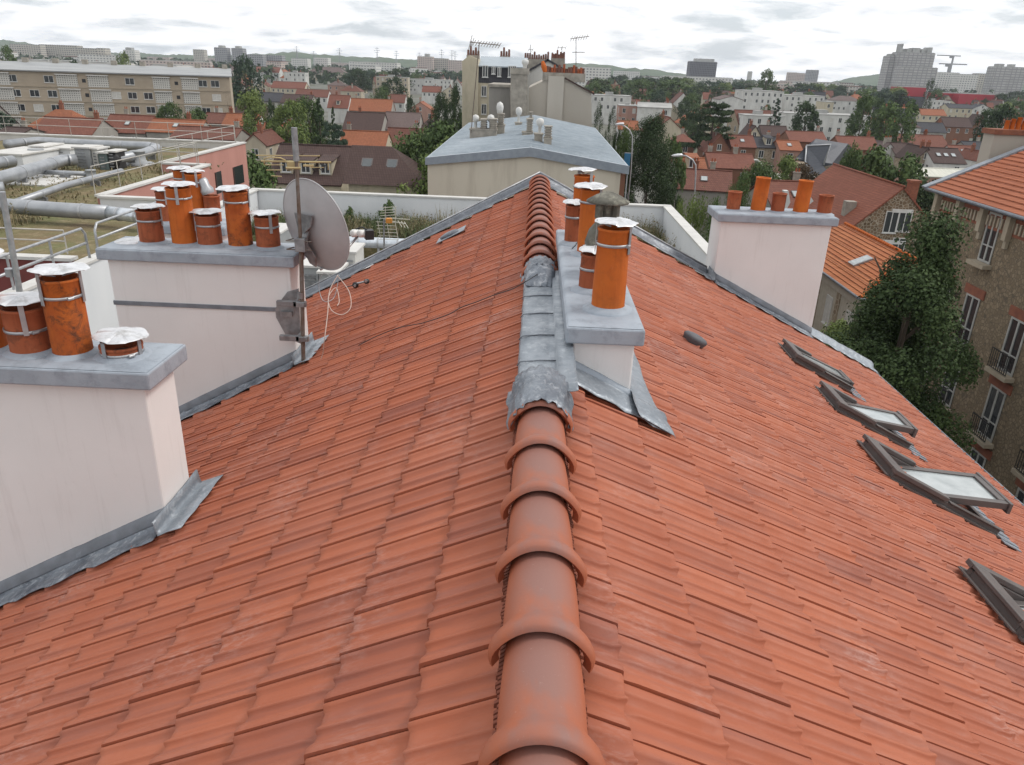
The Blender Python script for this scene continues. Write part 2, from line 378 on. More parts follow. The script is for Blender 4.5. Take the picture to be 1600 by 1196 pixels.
# zinc cover of the ridge beside the middle chimney: rectangular box section
rows=[]; ylist=[3.70+i*.05 for i in range(int((6.32-3.70)/.05)+1)]
for y in ylist:
    rows.append([(X0-.135,y,rz_(X0-.135,.055)),(X0-.13,y,ZR+.02),(X0-.122,y,ZR+.045),(X0-.06,y,ZR+.058),(X0,y,ZR+.06),(X0+.05,y,ZR+.06),(X0+.095,y,ZR+.058),(X0+.10,y,ZR+.105),(X0+.15,y,ZR+.108),(X0+.185,y,ZR+.112),(X0+.20,y,ZR+.118)])
bpart(sheet(rows,.005,2),'ridge_zinc_cover',ZINC)
for y in (4.25,4.72,5.2,5.66):
    mb=MB(); mb.tube([(X0-.14,y-.02,ZR+.03),(X0-.12,y-.015,ZR+.056),(X0,y,ZR+.066),(X0+.093,y+.01,ZR+.064)],.004,6); bpart(mb,'zinc_lap_joint',ZINCD)
# lead collars dressed over the ridge tile ends
def lead_collar(y0,y1,r0,r1,seed):
    rows=[]
    for j in range(11):
        f=j/10; y=y0+(y1-y0)*f; row=[]
        for i in range(31):
            a=math.pi*1.16*(i/30)-math.pi*.08; r=r0+(r1-r0)*f+.006*math.sin(i*2.3+j)
            x=math.cos(a)*r; z=math.sin(a)*r
            if z<.0: x*=1+min(.22,-z*7)
            row.append((X0+x,y+.012*math.sin(i*1.7+seed),ZR+.06+max(z,-.075)))
        rows.append(row)
    return sheet(rows,.008,seed)
bpart(lead_collar(3.36,3.80,.138,.150,1),'lead_collar',LEAD)
bpart(lead_collar(6.18,6.42,.128,.142,5),'lead_collar',LEAD)
rows=[]
for j in range(9):
    f=j/8; row=[]
    for i in range(25):
        a=math.pi*i/24; r=.132*(1-.10*(1-f)**2); hh=math.sin(f*math.pi/2)**.8
        row.append((X0+math.cos(a)*r,5.93+.30*f+.01*math.sin(i*1.9),ZR+.062+math.sin(a)*.128*hh))
    rows.append(row)
bpart(sheet(rows,.009,8),'lead_saddle',LEAD)
# far verge: zinc capping rising over the gable, both sides
def scallop(y,s): return .018*(1 if (y*3.1+s)%1<.5 else -.4)
for s_,xe in ((-1,XL),(1,2.9)):
    rows=[]; n=60
    for i in range(n+1):
        x=X0+(xe-X0)*i/n; jag=.05*(1 if int(i/3.2)%2 else 0)+.02*math.sin(i*1.3)
        r=[(x,YE-.27-jag,rz_(x,.078)),(x,YE-.17,rz_(x,.088)),(x,YE-.10,rz_(x,.09)),(x,YE-.07,rz_(x,.15)),(x,YE-.02,rz_(x,.16)),(x,YE+.03,rz_(x,.165)),(x,YE+.045,rz_(x,.10))]
        rows.append(r if s_>0 else r[::-1])
    bpart(sheet(rows,.006,3+s_),'verge_flashing',ZINCD)
    mb=MB(); mb.tube([(X0,YE+.035,rz_(X0,.175)),(xe,YE+.035,rz_(xe,.175))],.016,6); bpart(mb,'verge_edge_bead',GALV)
# right gable beyond the tall chimney down to the eave
rows=[]
for i in range(31):
    x=4.55+(XR+.05-4.55)*i/30; jag=.05*math.sin(i*1.1)
    rows.append([(x,YE-.30-jag,rz_(x,.074)),(x,YE-.2,rz_(x,.086)),(x,YE-.1,rz_(x,.09)),(x,YE-.06,rz_(x,.15)),(x,YE+.03,rz_(x,.165)),(x,YE+.045,rz_(x,.10))])
bpart(sheet(rows,.008,9),'verge_flashing',ZINC)
# roof windows
def roof_window(xt,yn,wy,sl,op,lab):
    """xt: top x of the frame, yn near y, wy width, sl slope length, op sash opening in degrees"""
    th=math.atan(TR); A=Matrix.Rotation(th,3,'Y')       # local x down the slope, z normal
    org=Vector((xt,yn,rz_(xt,.03)))-BO
    def L(mb):
        mb.v=[tuple(A@Vector(p)) for p in mb.v]; return mb
    fr=MB(); h=.075
    fr.bb(0,sl,0,.055,-.05,h); fr.bb(0,sl,wy-.055,wy,-.05,h); fr.bb(.0,.09,.055,wy-.055,-.05,h+.012); fr.bb(sl-.07,sl,.055,wy-.055,-.05,h-.02)
    # cladding covers of the upper half, standing proud
    fr.bb(-.03,sl*.47,-.03,.045,h+.003,h+.045); fr.bb(-.03,sl*.47,wy-.045,wy+.03,h+.003,h+.045); fr.bb(-.03,.10,.048,wy-.048,h+.015,h+.045)
    fr.bb(sl*.5,sl+.02,-.022,.035,h+.003,h+.018); fr.bb(sl*.5,sl+.02,wy-.035,wy+.022,h+.003,h+.018)
    f=L(fr).build('roof_window',WFRAME,bld,org,bevel=.006); f['label']=lab
    fl=MB(); 
    fl.bb(-.02,sl+.05,-.045,-.004,.018,.034); fl.bb(-.02,sl+.05,wy+.004,wy+.045,.018,.034); fl.bb(-.07,-.034,-.0,wy,.030,.040)
    L(fl).build('window_flashing',WFRAME,f)
    ap=MB(); k=14
    for i in range(k):
        y0=-.12+(wy+.24)*i/k; y1=-.12+(wy+.24)*(i+1)/k
        ap.bb(sl+.004,sl+.20+.012*math.sin(i*2.),y0,y1-.002,.02+.007*(i%2),.028+.007*(i%2))
    L(ap).build('window_apron',ZINC,f)
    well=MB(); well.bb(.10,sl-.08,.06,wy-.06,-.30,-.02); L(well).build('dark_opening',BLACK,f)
    # sash, pivoting half way down
    piv=Vector((sl*.49,0,h-.01)); S=Matrix.Rotation(-rad(op),3,'Y'); a0,a1=-sl*.43,sl*.50; y0,y1=.06,wy-.06
    def T(mb): mb.v=[tuple(A@(S@Vector(p)+piv)) for p in mb.v]; return mb
    sa=MB(); t0,t1=-.03,.035
    sa.bb(a0,a1,y0,y0+.06,t0,t1); sa.bb(a0,a1,y1-.06,y1,t0,t1); sa.bb(a0,a0+.07,y0+.06,y1-.06,t0,t1-.004); sa.bb(a1-.07,a1,y0+.06,y1-.06,t0-.02,t1+.004)
    sa.bb(a1-.012,a1+.02,y0-.02,y1+.02,t0-.03,t1+.01)
    T(sa).build('sash',WFRAME,f,bevel=.005)
    g=MB(); g.bb(a0+.07,a1-.07,y0+.06,y1-.06,.004,.020); T(g).build('pane',GLASSL,f)
    return f
roof_window(3.34,8.95,.54,.86,3,'farthest roof window, almost closed')
roof_window(3.32,7.45,.56,.96,17,'roof window half way along, tilted open')
roof_window(3.22,5.88,.66,1.18,22,'largest visible roof window, wide open with sky reflection painted on its dirty pane')
roof_window(3.12,3.82,.66,1.18,22,'nearest roof window, cut by the right picture edge')
# vents on the tiles
def tile_vent(px,py,dark,lab,dish):
    x=px;y=py; mb=MB(); th=math.atan(TR if x>X0 else TL)*(1 if x>X0 else -1)
    mb.lathe((0,0,0),[(.0,.055),(.05,.053),(.085,.043),(.10,.025),(.098,.006),(.085,-.03)][::-1],20,0,squash=(1.3 if not dish else 1.5,.9))
    mb.v=[tuple(Matrix.Rotation(th,3,'Y')@Vector(p)) for p in mb.v]
    o=mb.build('roof_vent',dark,bld,Vector((x,y,rz_(x,.075)))-BO); o['label']=lab; return o
tile_vent(1.62,6.98,mat('vent_grey',(.10,.10,.11),rough=.6),'small dark oval vent hood alone on the right slope',False)
tile_vent(-1.20,11.0,ZINCD,'lead dressed vent near the far left verge',True)
rows=[[ (X0+0,0,0) ]]
mb=MB(); mb.slab([(-1.38,10.82,rz_(-1.38,.082)),(-.98,10.82,rz_(-.98,.082)),(-.98,11.2,rz_(-.98,.082)),(-1.38,11.2,rz_(-1.38,.082))],.006); bpart(mb,'vent_flashing',ZINC)
# ================================================================ CHIMNEYS
def bumpy_box(x0,x1,y0,y1,z0,z1): pass
def stack(label,x0,x1,y0,y1,zt,capo,capt,zb,loc,rot_chamfer=0,flash=True):
    o=thing('chimney_stack',label,'chimney',loc); L0=Vector(loc)
    def S(mb,name,m,par=None,**k):
        mb.v=[(p[0]-L0.x,p[1]-L0.y,p[2]-L0.z) for p in mb.v]; return mb.build(name,m,par or o,**k)
    mb=MB(); mb.bb(x0,x1,y0,y1,zb,zt-capt-.002); S(mb,'rendered_body',STUCCO,bevel=.012)
    mb=MB(); mb.bb(x0-capo,x1+capo,y0-capo,y1+capo,zt-capt,zt)
    # slightly hollowed uneven mortar top
    n=24; m_=8; vs=[];fs=[]
    for i in range(n+1):
        for j in range(m_+1):
            x=x0-capo+.012+(x1-x0+2*capo-.024)*i/n; y=y0-capo+.012+(y1-y0+2*capo-.024)*j/m_
            e=min(i,n-i,j,m_-j); z=zt+(.003 if e==0 else .012+.008*mnoise.noise(Vector((x*4,y*4,1))))
            vs.append((x,y,z))
    for i in range(n):
        for j in range(m_): a=i*(m_+1)+j; fs.append((a,a+m_+1,a+m_+2,a+1))
    mb.add(vs,fs,0,True)
    S(mb,'capping_slab',GREYP,bevel=.012)
    return o,S
def pot(o,S,x,y,z,r0,r1,h,m,cap=None,straps=0,lab=None,tilt=(0,0),gap=.045,capr=.16,band=.1,seed=0):
    rr=random.Random(int(x*100+y*10)+seed)
    mb=MB(); mb.lathe((0,0,0),[(r0,0),(r0*.995,h*.3),((r0+r1)/2,h*.6),(r1,h-.02),(r1+.006,h-.015),(r1+.006,h),(r1-.014,h),(r1-.02,h-.25*min(1,h)),(r1-.02,.02)],28,0)
    Mx=Matrix.Rotation(tilt[0],3,'X')@Matrix.Rotation(tilt[1],3,'Y'); P0=Vector((x,y,z))
    def tr(b): b.v=[tuple(Mx@Vector(p)+P0) for p in b.v]; return b
    p=S(tr(mb),'chimney_pot',m)
    if lab: p['label']=lab
    d=MB(); d.lathe((0,0,0),[(r1-.021,h-.10)],28); 
    d=MB(); n=28; d.add([((r1-.02)*math.cos(2*math.pi*i/n),(r1-.02)*math.sin(2*math.pi*i/n),h-.14) for i in range(n)],[tuple(range(n))]); S(tr(d),'dark_flue',BLACK,p)
    col=MB(); col.lathe((x,y,z),[(r0+.06,-.012),(r0+.055,.006),(r0+.02,.022),(r0+.001,.032)],28,0); S(col,'mortar_collar',GREYP,p)
    if cap:
        c=MB(); n=48; hh=h+gap
        def cr(a): return capr*(1+.02*math.cos(8*a+seed))
        vs=[(0,0,hh+.024)];fs=[]
        for k,(f,zz_) in enumerate(((.3,.020),(.65,.012),(.97,.001),(1.0,-.003),(.97,-.004))):
            for i in range(n):
                a=2*math.pi*i/n; fold=.0045*(1 if (int(a/(2*math.pi)*8+.02*k)%2) else -1)*(f if f<.97 else .8)+.004*abs(math.sin(4*a))*f
                vs.append((cr(a)*f*math.cos(a),cr(a)*f*math.sin(a),hh+zz_+fold))
        for i in range(n): fs.append((0,1+i,1+(i+1)%n))
        for k in range(4):
            for i in range(n): b0=1+k*n; fs.append((b0+i,b0+n+i,b0+n+(i+1)%n,b0+(i+1)%n))
        vs.append((0,0,hh+.02)); b0=1+4*n
        for i in range(n): fs.append((len(vs)-1,b0+(i+1)%n,b0+i))
        c.add(vs,fs,0,False)
        TT=Matrix.Rotation(rr.uniform(-.05,.05),3,'X')@Matrix.Rotation(rr.uniform(-.05,.05),3,'Y')
        c.v=[tuple(TT@Vector(p_)) for p_ in c.v]
        S(tr(c),'rain_cap',ALU,p)
        s=MB()
        for k in range(straps):
            a=2*math.pi*(k+rr.random()*.2)/straps+(-1.2)+seed
            ca,sa=math.cos(a),math.sin(a); q=Matrix.Rotation(a,3,'Z')
            s.box((ca*(r1+.011),sa*(r1+.011),h-.055),(.004,.030,.20),rot=q)
            s.box((ca*(r1*.6),sa*(r1*.6),h+gap*.5),(r1*.8,.028,.004),rot=q@Matrix.Rotation(-.3,3,'Y'))
        bz=h-band
        s.lathe((0,0,bz),[(r1+.004,-.009),(r1+.008,-.009),(r1+.008,.009),(r1+.004,.009)],28,0)
        s.cyl((r1*.8,-r1*.85,bz),(r1*.95,-r1*.6,bz),.011,8)
        S(tr(s),'clamp_band',GALV,p)
    return p
# flashing at the foot of a stack: upstand along the front (y const) and the right side
def foot(S,x0,x1,y0,y1,side,seed,skip_back=True,low=.0,front=True,rx=True):
    k=1
    if front:
        n=26; rows=[]; rows2=[]
        for i in range(n+1):
            x=x0+(x1-x0)*i/n
            jag=.035*(1 if int(i*(x1-x0)/n/.16)%2 else 0)
            rows.append([(x,y0-.17-jag,rz_(x,.070)),(x,y0-.13,rz_(x,.080)),(x,y0-.035,rz_(x,.088)),(x,y0-.022,rz_(x,.12)),(x,y0-.016,rz_(x,.16))])
            rows2.append([(x,y0-.030,rz_(x,.115)),(x,y0-.020,rz_(x,.175)),(x,y0-.004,rz_(x,.192)),(x,y0+.002,rz_(x,.20))])
        S(sheet(rows,.009,seed),'foot_flashing',LEAD); S(sheet(rows2,.003,seed+1),'flashing_fillet',GREYD)
    if rx:
        sg=1 if side>0 else -1; xx=x1 if side>0 else x0
        n=14; rows=[]
        ya,yb=(y0-.20,y1+.1)
        for i in range(n+1):
            y=ya+(yb-ya)*i/n; r=[]
            for dx,dz in ((.0,.20),(.012,.195),(.02,.13),(.03,.088),(.10,.082),(.20,.070)):
                x=xx+sg*(dx+.004); r.append((x,y,rz_(x,dz)))
            rows.append(r if sg<0 else r)
        S(sheet(rows,.007,seed+2),'foot_flashing',ZINC)
# stack 1 (near left)
o,S=stack('nearest white chimney at the left edge with four capped pots, grey slab top','x',0,0,0,0,0,0,0,(0,0,0)) if False else stack('nearest white rendered chimney at the left picture edge, grey slab and capped pots',-4.62,-2.39,4.30,4.70,18.19,.075,.115,15.3,(-3.5,4.5,16.3))
pot(o,S,-3.49,4.50,18.19,.115,.112,.60,POT1,cap=1,straps=3,lab='tall orange pot cut by the picture edge',seed=1)
pot(o,S,-3.20,4.50,18.19,.122,.125,.31,POT2,cap=1,straps=3,gap=.05,capr=.175,seed=2,band=.14)
pot(o,S,-2.93,4.50,18.19,.118,.118,.51,POT3,cap=1,straps=3,lab='tall pot blackened by soot',gap=.05,capr=.17,seed=3,band=.11)
pot(o,S,-2.61,4.50,18.19,.130,.125,.085,POT2,cap=1,straps=4,lab='very short pot under a folded cap',gap=.06,capr=.165,seed=4,band=.045)
pot(o,S,-3.95,4.50,18.19,.12,.12,.32,POT2,cap=1,straps=3)
foot(S,-4.62,-2.39,4.30,4.70,1,11)
# stack 2 (left, behind)
o,S=stack('wide white rendered chimney behind the satellite dish, five clay pots in front row',-4.31,-2.44,7.45,7.92,18.18,.07,.115,15.0,(-3.4,7.6,16.3))
for a in ((-3.95,.345,POT2,'short'),(-3.61,.585,POT1,'tall'),(-3.34,.32,POT2,'short'),(-3.02,.57,POT3,'tall'),(-2.73,.33,POT2,'short')):
    pot(o,S,a[0],7.72,18.18,.122,.118,a[1],a[2],cap=1,straps=2,gap=.035,capr=.165,seed=a[0]*7)
mb=MB(); mb.lathe((-4.17,7.72,18.18),[(.165,.012),(.16,.02),(.08,.03),(.0,.034)],32,0); S(mb,'flue_lid',ALU)
foot(S,-4.31,-2.44,7.45,7.92,1,21)
# horizontal clamp band round the stack and the mast bracket
mb=MB(); mb.bb(-4.318,-2.52,7.438,7.452,17.58,17.625); mb.bb(-4.319,-4.309,7.452,7.9,17.58,17.625); S(mb,'fixing_band',GREYD,bevel=.004)
# stack 3 behind stack 2
o,S=stack('partly hidden white chimney behind the wide left chimney, four clay pots',-4.93,-3.99,9.6,10.05,17.99,.07,.11,14.8,(-4.4,9.8,16))
for (x,h,m,y,c) in ((-4.74,.40,POT2,9.72,1),(-4.58,.64,POT1,9.95,1),(-4.36,.62,POT1,9.80,1),(-4.15,.36,POT2,9.78,0)):
    p=pot(o,S,x,y,17.99,.10,.10,h,m,cap=c,straps=2,gap=.03,capr=.15)
    if not c:
        mb=MB(); mb.lathe((x-.03,y,17.99+h+.02),[(.075,0),(.085,.05),(.06,.10),(.062,.17),(.045,.2),(.0,.205)],16,0,axis=(-.35,0,1)); q=S(mb,'metal_cowl',GALV,p)
foot(S,-4.93,-3.99,9.6,10.05,1,31)
# middle stack beside the ridge
o,S=stack('narrow white chimney beside the ridge with tall orange pot and concrete cowl',.285,.665,4.42,7.35,18.56,.05,.105,17.0,(.48,5.9,17.5))
pot(o,S,.515,4.76,18.57,.108,.100,.53,POT1,cap=1,straps=2,gap=.035,capr=.135,lab='tall bright orange pot, nearest of its row',seed=.6)
pot(o,S,.43,5.20,18.57,.085,.08,.26,POT2,cap=1,straps=2,gap=.03,capr=.10)
pot(o,S,.47,6.32,18.57,.085,.085,.54,POT1,cap=1,straps=2,gap=.03,capr=.135)
pot(o,S,.36,6.72,18.57,.07,.07,.34,POT2,cap=1,straps=2,gap=.03,capr=.10)
pot(o,S,.46,7.18,18.57,.09,.09,.54,POT1,cap=1,straps=2,gap=.05,capr=.13)
# concrete lantern cowl
mb=MB(); cx_,cy_=.545,5.62
mb.lathe((cx_,cy_,18.57),[(.105,0),(.10,.10),(.105,.12),(.145,.20),(.150,.26),(.125,.35),(.085,.40),(.08,.43)],14,0)
for k in range(4):
    a=math.pi/4+k*math.pi/2; mb.box((cx_+.085*math.cos(a),cy_+.085*math.sin(a),18.57+.485),(.035,.035,.125),rz=a)
mb.lathe((cx_,cy_,18.57),[(.05,.43),(.05,.55)],10,0)
mb.lathe((cx_,cy_,18.57),[(.0,.545),(.155,.548),(.16,.56),(.09,.60),(.03,.625),(.0,.63)],14,0)
q=S(mb,'lantern_cowl',CONC); 
# flashings of the middle stack: front apron slopes to the right
x0,x1,y0=.285,.665,4.42
rows=[]
for i in range(13):
    x=X0+.11+(.90-X0-.11)*i/12
    d=.28+.02*math.sin(i*2); dd=.0
    rows.append([(x,y0-d,rz_(x,.070)),(x,y0-d+.04,rz_(x,.082)),(x,y0-.16,rz_(x,.084)),(x,y0-.07,rz_(x,.086)),(x,y0-.02,rz_(x,.09))]+([(x,y0-.018,rz_(x,.10))] if x<.67 else [(x,y0+.03,rz_(x,.08))]))
S(sheet(rows,.008,41),'foot_flashing',ZINC)
rows=[]
for i in range(11):
    x=.27+(.675-.27)*i/10; rows.append([(x,y0-.034,rz_(x,.085)),(x,y0-.024,rz_(x,.105)),(x,y0-.006,rz_(x,.112)),(x,y0+.002,rz_(x,.122))])
S(sheet(rows,.004,42),'flashing_fillet',GREYP)
rows=[]
for i in range(41):
    y=4.12+(7.5-4.12)*i/40; e=.006*math.sin(i*1.1)+.10*max(0,1-i/7)
    rows.append([(.672,y,rz_(.672,.12)),(.680,y,rz_(.68,.105)),(.70,y,rz_(.70,.09)),(.76,y,rz_(.76,.086)),(.815+e,y,rz_(.815+e,.084)),(.83+e,y,rz_(.83+e,.072))])
S(sheet(rows,.006,43),'foot_flashing',ZINC)
mb=MB(); mb.bb(.262,.275,4.38,7.45,18.22,18.40); S(mb,'side_upstand',ZINC)
# right stack
o,S=stack('tall white rendered chimney at the right gable with five uncapped pots',2.94,4.655,11.95,12.62,18.03,.07,.12,13.0,(3.8,12.3,15))
for a in ((3.17,.30,POT2,.105),(3.56,.53,POT1,.115),(3.87,.30,POT2,.105),(4.23,.51,POT1,.115),(4.60,.30,POT2,.11)):
    pot(o,S,a[0],12.25,18.03,a[3],a[3]*(1.02 if a[1]<.4 else .96),a[1],a[2],tilt=(0,.03 if a[1]>.4 else 0))
foot(S,2.94,4.655,11.95,12.6,1,51,rx=False)
rows=[]
for i in range(11):
    y=11.7+i*.06; rows.append([(2.93,y,rz_(2.93,.22)),(2.92,y,rz_(2.92,.12)),(2.86,y,rz_(2.86,.09)),(2.76,y,rz_(2.76,.08))])
S(sheet(rows,.008,55),'foot_flashing',ZINCD)
# ================================================================ DISH, MAST, AERIALS
MX,MY=-2.30,7.30
mast=thing('antenna_mast','rusty steel pole strapped to the wide left chimney, carries dish and aerial','pole',(MX,MY,16.95))
def LB(mb,base,name,m,par,**k):
    b=Vector(base); mb.v=[tuple(Vector(p)-b) for p in mb.v]; return mb.build(name,m,par,**k)
B=(MX,MY,16.95)
mb=MB(); mb.cyl((MX-.03,MY,16.98),(MX+.04,MY,18.32),.022,12); mb.cyl((MX+.035,MY,18.22),(MX+.06,MY,19.40),.018,12); LB(mb,B,'pole',RUST,mast)
mb=MB(); mb.cyl((MX+.055,MY,19.12),(MX+.055,MY,19.42),.030,10); mb.cyl((MX,MY,17.78),(MX,MY,17.84),.034,10); LB(mb,B,'pole_sleeve',STEEL,mast)
for z in (17.35,17.72):
    mb=MB(); mb.box((MX-.10,MY+.0,z),(.30,.05,.055)); mb.box((MX-.005,MY-.03,z),(.08,.02,.05)); mb.cyl((MX+.03,MY-.05,z),(MX+.03,MY-.03,z),.012,8); LB(mb,B,'bracket_arm',STEEL,mast,bevel=.004)
mb=MB(); mb.slab([(-2.52,MY+.135,17.30),(-2.38,MY+.135,17.24),(-2.36,MY+.135,17.84),(-2.48,MY+.135,17.80),(-2.62,MY+.135,17.62),(-2.62,MY+.135,17.52)],.012); mb.box((-2.50,MY+.115,17.57),(.12,.03,.05)); mb.box((-2.36,MY+.06,17.35),(.03,.17,.05)); mb.box((-2.36,MY+.06,17.72),(.03,.17,.05)); LB(mb,B,'bracket_plate',STEEL,mast)
# dish
DC=Vector((-2.165,7.52,18.475)); nrm=Vector((.52,.83,.22)).normalized()  # opening direction
dish=thing('satellite_dish','grey satellite dish seen from behind, clamped to the rusty mast','satellite dish',tuple(DC))
q=nrm.to_track_quat('Z','Y').to_matrix()
# orient so the dish long axis is upright
ex=Vector((0,0,1)).cross(nrm).normalized(); ey=nrm.cross(ex).normalized(); Q=Matrix((ex,ey,nrm)).transposed()
mb=MB(); n=48; prf=[]; vs=[(0,0,-.105)];fs=[]; rings=9
for k in range(1,rings+1):
    f=k/rings
    for i in range(n):
        a=2*math.pi*i/n; vs.append((.44*f*math.cos(a),.475*f*math.sin(a),-.105*(1-f*f)))
for i in range(n): fs.append((0,1+(i+1)%n,1+i))
for k in range(rings-1):
    for i in range(n): b0=1+k*n; fs.append((b0+i,b0+(i+1)%n,b0+n+(i+1)%n,b0+n+i))
mb.add(vs,fs,0,True)
vs2=[(v[0],v[1],v[2]+.006) for v in vs]; mb.add(vs2,[f[::-1] for f in fs],0,True)
b0=1+(rings-1)*n
mb.tube([(.442*math.cos(2*math.pi*i/n),.477*math.sin(2*math.pi*i/n),.002) for i in range(n+1)],.008,6)
mb.v=[tuple(Q@Vector(p)) for p in mb.v]
DISH=mat('dish_grey',(.43,.43,.44),(.36,.36,.37),scale=4,rough=.5,metal=.05)
mb.build('reflector',DISH,dish)
mb=MB(); 
def qd(x,y,z): return Q@Vector((x,y,z))
mb.slab([qd(.13,.16,-.10),qd(-.13,.16,-.10),qd(-.10,.05,-.13),qd(.02,-.05,-.17),qd(-.02,-.30,-.10),qd(.05,-.43,-.07),qd(.13,-.40,-.07),qd(.13,-.22,-.11)],.02)
mb.cyl(qd(.0,-.02,-.13),Vector((MX+.045,MY,18.33))-DC,.03,10)
mb.box(Vector((MX+.045,MY,18.33))-DC,(.10,.12,.13)); mb.build('rear_bracket',STEEL,dish,bevel=.004)
mb=MB()
for z in (.04,-.045): mb.cyl(Vector((MX-.09,MY-.045,18.33+z))-DC,Vector((MX+.16,MY-.045,18.33+z))-DC,.006,6); mb.cyl(Vector((MX-.09,MY-.045,18.33+z))-DC,Vector((MX-.05,MY+.06,18.33+z))-DC,.006,6)
mb.build('clamp_bolts',RUST,dish)
mb=MB(); tip=qd(.0,-.36,.55); mb.tube([qd(.06,-.46,-.05),qd(.03,-.50,.20),tip],.013,8); mb.build('feed_arm',GALV,dish)
tipw=Vector(atY(562,366,8.0))-DC
mb=MB(); 
mb.build if 0 else None
arm=MB(); arm.tube([qd(.06,-.48,-.03),lerp(qd(.06,-.48,-.03),tipw,.5)-Vector((0,0,.05)),tipw],.013,8)
D.objects.remove([c for c in kids(dish) if c.name.startswith('feed_arm')][0]); arm.build('feed_arm',GALV,dish)
mb=MB()
for dx in (-.045,.03): 
    c=tipw+Vector((dx-.0,-.02,.01)); mb.lathe(c,[(.0,-.05),(.036,-.05),(.042,-.03),(.042,.03),(.03,.05),(.0,.05)],16,0,axis=(-.6,-.75,.1))
lnb=mb.build('lnb_head',mat('lnb_white',(.7,.7,.68),rough=.4),dish)
mb=MB(); mb.box(tipw+Vector((.10,.0,.0)),(.09,.10,.10),rz=.4); mb.tube([tipw+Vector((.08,0,.05)),tipw+Vector((.03,0,.075)),tipw+Vector((-.05,-.01,.05))],.008,6); mb.build('lnb_mount',BLACK,dish,bevel=.01)
# loose cables from dish
def cable(pts,r,label,name='cable',m=CABLE):
    P=[Vector(p) for p in pts]; out=[]
    for i in range(len(P)-1):
        p0=P[max(i-1,0)];p1=P[i];p2=P[i+1];p3=P[min(i+2,len(P)-1)]
        for k in range(8):
            t=k/8; out.append(.5*((2*p1)+(p2-p0)*t+(2*p0-5*p1+4*p2-p3)*t*t+(3*p1-p0-3*p2+p3)*t**3))
    out.append(P[-1]); mb=MB(); b=P[0]; mb.tube([p-b for p in out],r,6); o=mb.build(name,m,None,tuple(b)); return tag(o,label,'cable')
def CP(px,py,y): return atY(px,py,y)
cable([CP(528,430,7.55),CP(515,455,7.4),CP(512,490,7.2),CP(507,530,7.0),CP(502,560,7.15),CP(480,590,7.1),CP(472,600,7.05)],.0045,'cream cable hanging from the dish down onto the tiles')
cable([CP(530,430,7.6),CP(522,465,7.5),CP(505,470,7.35),CP(498,445,7.5),CP(505,428,7.6),CP(516,432,7.6)],.004,'grey cable loop hanging below the satellite dish',m=GALV)
cable([CP(528,432,7.6),CP(545,455,7.45),CP(548,480,7.35),CP(535,492,7.3),CP(518,485,7.3),CP(513,465,7.4),CP(525,450,7.5),CP(530,470,7.4),CP(527,478,7.35)],.0045,'pinkish cable curled in a loose loop right of the mast')
# dark cable across the tiles to the middle stack
pts=[]
for (px,py) in ((925,372),(905,377),(898,385),(880,400),(862,412),(845,425),(822,440),(800,452),(770,462),(745,472),(722,480),(700,492),(660,505),(625,512),(590,525),(560,540)):
    s=1 if px>846 else -1
    if px>885: p=atZ(px,py,18.60)
    elif px>815:
        p=atZ(px,py,18.45)
    else:
        # on the left slope, just above the tiles
        d=ray(px,py); nn=Vector((-TL,0,1)); t=(ZR+.085-TL*X0-CAMZ)/(nn.dot(d)); p=Vector((0,0,CAMZ))+d*t
    pts.append(p)
cable(pts,.004,'thin black cable running across the left slope over the ridge',m=BLACK)
# yellowed TV aerial on the mast
YEL=mat('yellowed_aerial',(.52,.42,.22),(.38,.30,.16),scale=6,rough=.6,metal=.3)
A0=Vector((MX+.055,MY,19.08))
aer=thing('television_aerial','yellowed TV aerial with folded dipoles on top of the mast','aerial',tuple(A0))
def ap(px,py,y=7.35): return atY(px,py,y)-A0
mb=MB(); mb.cyl(ap(408,252),ap(517,254),.010,6); mb.cyl(ap(400,243,7.5),ap(500,244,7.5),.006,6); mb.cyl(ap(447,263,7.2),ap(470,263,7.2),.012,6); mb.build('boom',YEL,aer)
mb=MB(); mb.box(ap(458,257),(.10,.07,.06)); mb.box(ap(482,259),(.10,.03,.02),rz=.2); mb.build('junction_box',YEL,aer,bevel=.006)
mb=MB(); P=[ap(413,258),ap(413,248),ap(422,246),ap(438,247),ap(446,251)]; mb.tube(P,.007,6); mb.tube([ap(449,256),ap(449,266),ap(456,266)],.006,6); mb.tube([ap(513,254),ap(513,266)],.007,6); mb.build('folded_dipole',YEL,aer)
for (a,b,y) in (((414,258),(443,258),7.3),((416,266),(440,266),7.2),((424,275),(440,276),7.15),((484,262),(506,262),7.25)):
    mb=MB(); mb.cyl(ap(*a,y),ap(*b,y),.0045,6); mb.build('director_rod',YEL,aer)
mb=MB(); mb.tube([ap(486,258),ap(490,266),ap(498,262),ap(503,267),ap(508,259),ap(500,256)],.008,6); mb.build('coiled_lead',BLACK,aer)
# grid aerial beyond the verge
G0=Vector((-2.72,13.6,15.6)); WHT=mat('whitened_aerial',(.62,.60,.52),(.5,.48,.4),rough=.5,metal=.2)
ga=thing('television_aerial','whitish grid aerial with orange feed on thin pole beyond the left verge','aerial',tuple(G0))
def gp(px,py,y=13.6): return atY(px,py,y)-G0
mb=MB(); mb.cyl((0,0,0),gp(600,342),.016,8); mb.build('pole',STEEL,ga)
mb=MB()
for i in range(6):
    y=347+i*5.4; sh=(i-2)*.9; mb.cyl(gp(589+sh,y),gp(619+sh,y+1),.005,5)
for x in (590,604,617): mb.cyl(gp(x,346),gp(x+5,373),.006,5)
for i in range(5):
    y=324+i*4.2; mb.cyl(gp(594,y+1),gp(620,y-.5),.005,5)
for x in (602,618): mb.cyl(gp(x,323),gp(x,345),.006,5)
mb.build('reflector_grid',WHT,ga)
